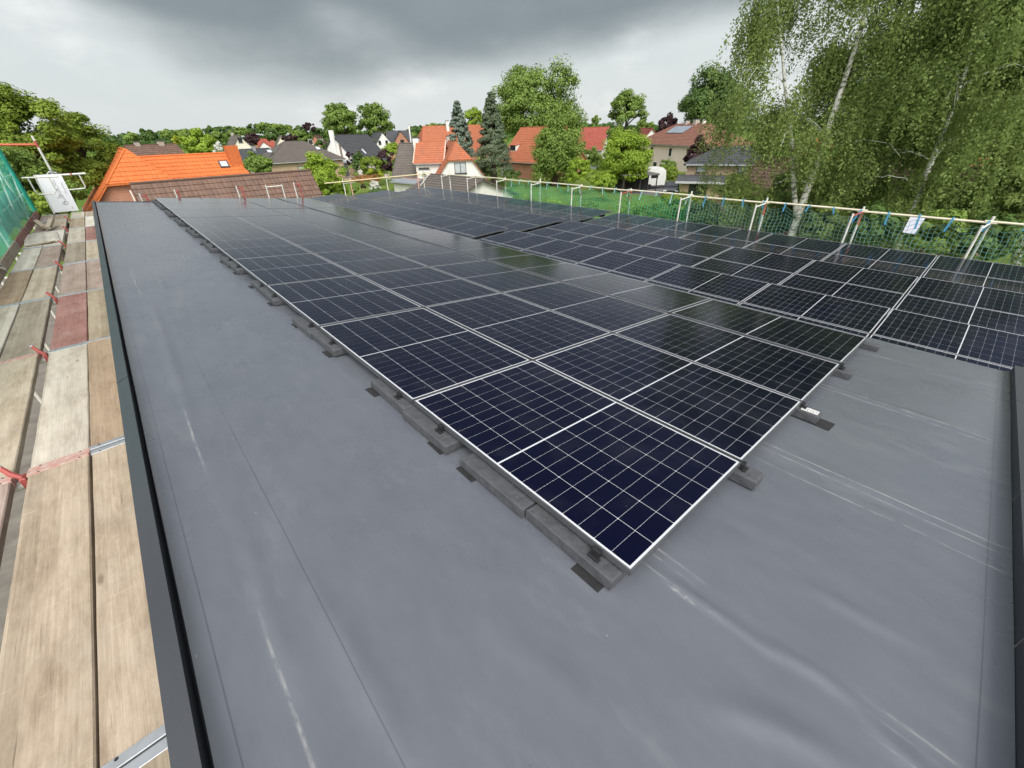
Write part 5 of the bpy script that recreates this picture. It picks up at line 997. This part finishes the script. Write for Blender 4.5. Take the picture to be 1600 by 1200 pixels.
# ------------------------------------------------------------------ birches
def birch_bark():
    m, nt, b = nodes('birch_bark'); N = nt.nodes.new; L = nt.links.new
    n = tex_noise(nt, 2.2, 6, .7, stretch=(1, 1, 3.2)); c = ramp(nt, n, (.60, .585, .53), (.05, .045, .038), .50, .62); L(c, b.inputs['Base Color']); b.inputs['Roughness'].default_value = .8; return m
M_birch = birch_bark()
def birch(label, base, trunks, crown_c, rad, nst, m, seed, leaf=.062, nkn=90):
    """trunks: polylines of points; weeping strands hang from limbs all over the crown"""
    rng = np.random.RandomState(seed); root = thing('birch_tree', label, 'tree', base); B = np.array(base); mb = MB(); tips = []
    for pts, r0 in trunks:
        pts = [np.array(p) - B for p in pts]; n = len(pts); mb.tube(pts, [r0 * (1 - .8 * i / (n - 1)) for i in range(n)], 10)
        for q in range(16):      # limbs
            s = .22 + .76 * rng.rand(); i = min(int(s * (n - 1)), n - 2); fr = s * (n - 1) - i; p0 = pts[i] * (1 - fr) + pts[i+1] * fr; an = rng.rand() * 6.283; ln = rng.uniform(1.4, 3.6) * (1.15 - .5 * s)
            d = np.array((math.cos(an), math.sin(an), rng.uniform(.5, 1.0))); p1 = p0 + d * ln * .55; p2 = p1 + np.array((math.cos(an), math.sin(an), -.1)) * ln * .5; p3 = p2 + np.array((math.cos(an) * .4, math.sin(an) * .4, -.7)) * ln * .35
            bz = [p0 * (1-w_)**3 + 3 * p1 * w_ * (1-w_)**2 + 3 * p2 * w_*w_ * (1-w_) + p3 * w_**3 + rng.normal(size=3) * .03 for w_ in np.linspace(0, 1, 9)]
            mb.tube(bz, [max(.006, r0 * .20 * (1 - .65*s) * (1 - w_ * .95)) for w_ in np.linspace(0, 1, 9)], 6, False); tips += [bz[3], bz[5], bz[7], bz[8]]
    mb.smooth = True; mb.build('trunk', M_birch, root)
    C_ = np.array(crown_c) - B; rad = np.array(rad); d = unit(rng, nst); k = rng.rand(nst, 1) ** .42; st = C_ + d * k * rad
    use = rng.rand(nst) < .35; tp = np.array(tips); st[use] = tp[rng.randint(0, len(tp), use.sum())] + rng.normal(size=(use.sum(), 3)) * .45
    # knots of foliage leave gaps where the sky shows
    kn = C_ + unit(rng, nkn) * rng.rand(nkn, 1) ** .36 * rad * 1.05; near = np.argmin(((st[:, None, :] - kn[None]) ** 2).sum(-1), 1); st = st * .30 + kn[near] * .70 + rng.normal(size=st.shape) * np.array((.30, .30, .22))
    ln = rng.uniform(.6, 2.3, nst); per = 34; t = np.linspace(0, 1, per)[None, :] + rng.rand(nst, per) * .04; dirh = unit(rng, nst) * np.array((1, 1, 0)) * .35
    pos = st[:, None, :] + dirh[:, None, :] * (ln[:, None, None] * np.sqrt(t)[..., None]) + np.stack([0*t, 0*t, -t * ln[:, None]], -1) + rng.normal(size=(nst, per, 3)) * .075
    pos = pos.reshape(-1, 3); keep = pos[:, 2] > .3; pos = pos[keep]; n = len(pos)
    nr = unit(rng, n) * np.array((1, 1, .6)) + np.array((0, 0, .25)); nr /= np.linalg.norm(nr, axis=1, keepdims=True)
    tone = np.clip(np.repeat(rng.rand(nst) * .55, per)[keep] + rng.rand(n) * .45, 0, 1)
    v, f = quads(pos, nr, leaf * rng.uniform(.6, 1.35, n), rng, .7); link('crown', npmesh('crown', v, f, m, attr=np.repeat(tone, 4)), root)
    # hanging twigs
    tv = []; tf = []
    for i in rng.choice(nst, min(nst, 900), False):
        p = st[i]; q = p + dirh[i] * ln[i] + np.array((0, 0, -ln[i])); n0 = len(tv); tv += [tuple(p + (-.006, 0, 0)), tuple(p + (.006, 0, 0)), tuple(q + (.004, 0, 0)), tuple(q + (-.004, 0, 0))]; tf.append((n0, n0+1, n0+2, n0+3))
    link('twigs', npmesh('twigs', tv, tf, M_bark), root); return root
D1 = 25.0
def tp(pts, d): return [at(u, v, d + k * .15) for k, (u, v) in enumerate(pts)]
b1 = at(1232, 395, D1); b1[2] = GZ
birch('white-barked birch with forked trunk right behind the guard rail', b1,
      [([b1] + tp([(1236, 370), (1256, 312), (1278, 250), (1300, 185), (1318, 130), (1338, 70), (1352, 20), (1362, -60), (1370, -170)], D1), .185),
       (tp([(1245, 345), (1240, 290), (1238, 235), (1232, 180), (1226, 130), (1222, 80), (1216, 30), (1212, -60)], D1), .115)],
      at(1262, 95, D1 + 1.9), (4.6, 3.9, 8.6), 2500, L_birch, 5, .050, 64)
D2 = 27.0
b2 = at(1400, 400, D2); b2[2] = GZ
birch('tall leaning birch at the right edge with dark dense foliage', b2,
      [([b2] + tp([(1420, 340), (1436, 300), (1452, 262), (1470, 215), (1490, 165), (1508, 110), (1524, 55), (1540, -10), (1560, -120)], D2), .14)],
      at(1495, 60, D2 + .9), (5.3, 4.6, 10.0), 3700, L_birch2, 8, .053, 110)
b3 = at(1600, 420, 33); b3[2] = GZ
birch('broad birch behind the right edge of picture', b3, [([b3] + tp([(1602, 300), (1606, 200), (1608, 100), (1612, -20)], 33), .18)], at(1590, 120, 34), (6.5, 6, 11), 3000, L_birch2, 12, .075)
tree('lime_tree', 'dense dark tree filling the gap behind both birches', 1400, 190, 46, 110, 110, L_dark, 170, 110, .2, seed=61)
t = thing('pale_sheet', 'pale blue-white sheet hanging behind the teal net near birch', 'sheet', (14.4, .92, -.86), (R(10), 0, R(15))); mb = MB(); mb.poly([(0, -.13, -.2), (0, .13, -.22), (.02, .18, .17), (.02, -.12, .22)], (.02, 0, 0)); mb.build('cloth', mat('pale_blue_cloth', (.55, .62, .72), (.68, .62, .70), .7, scale=6), t)
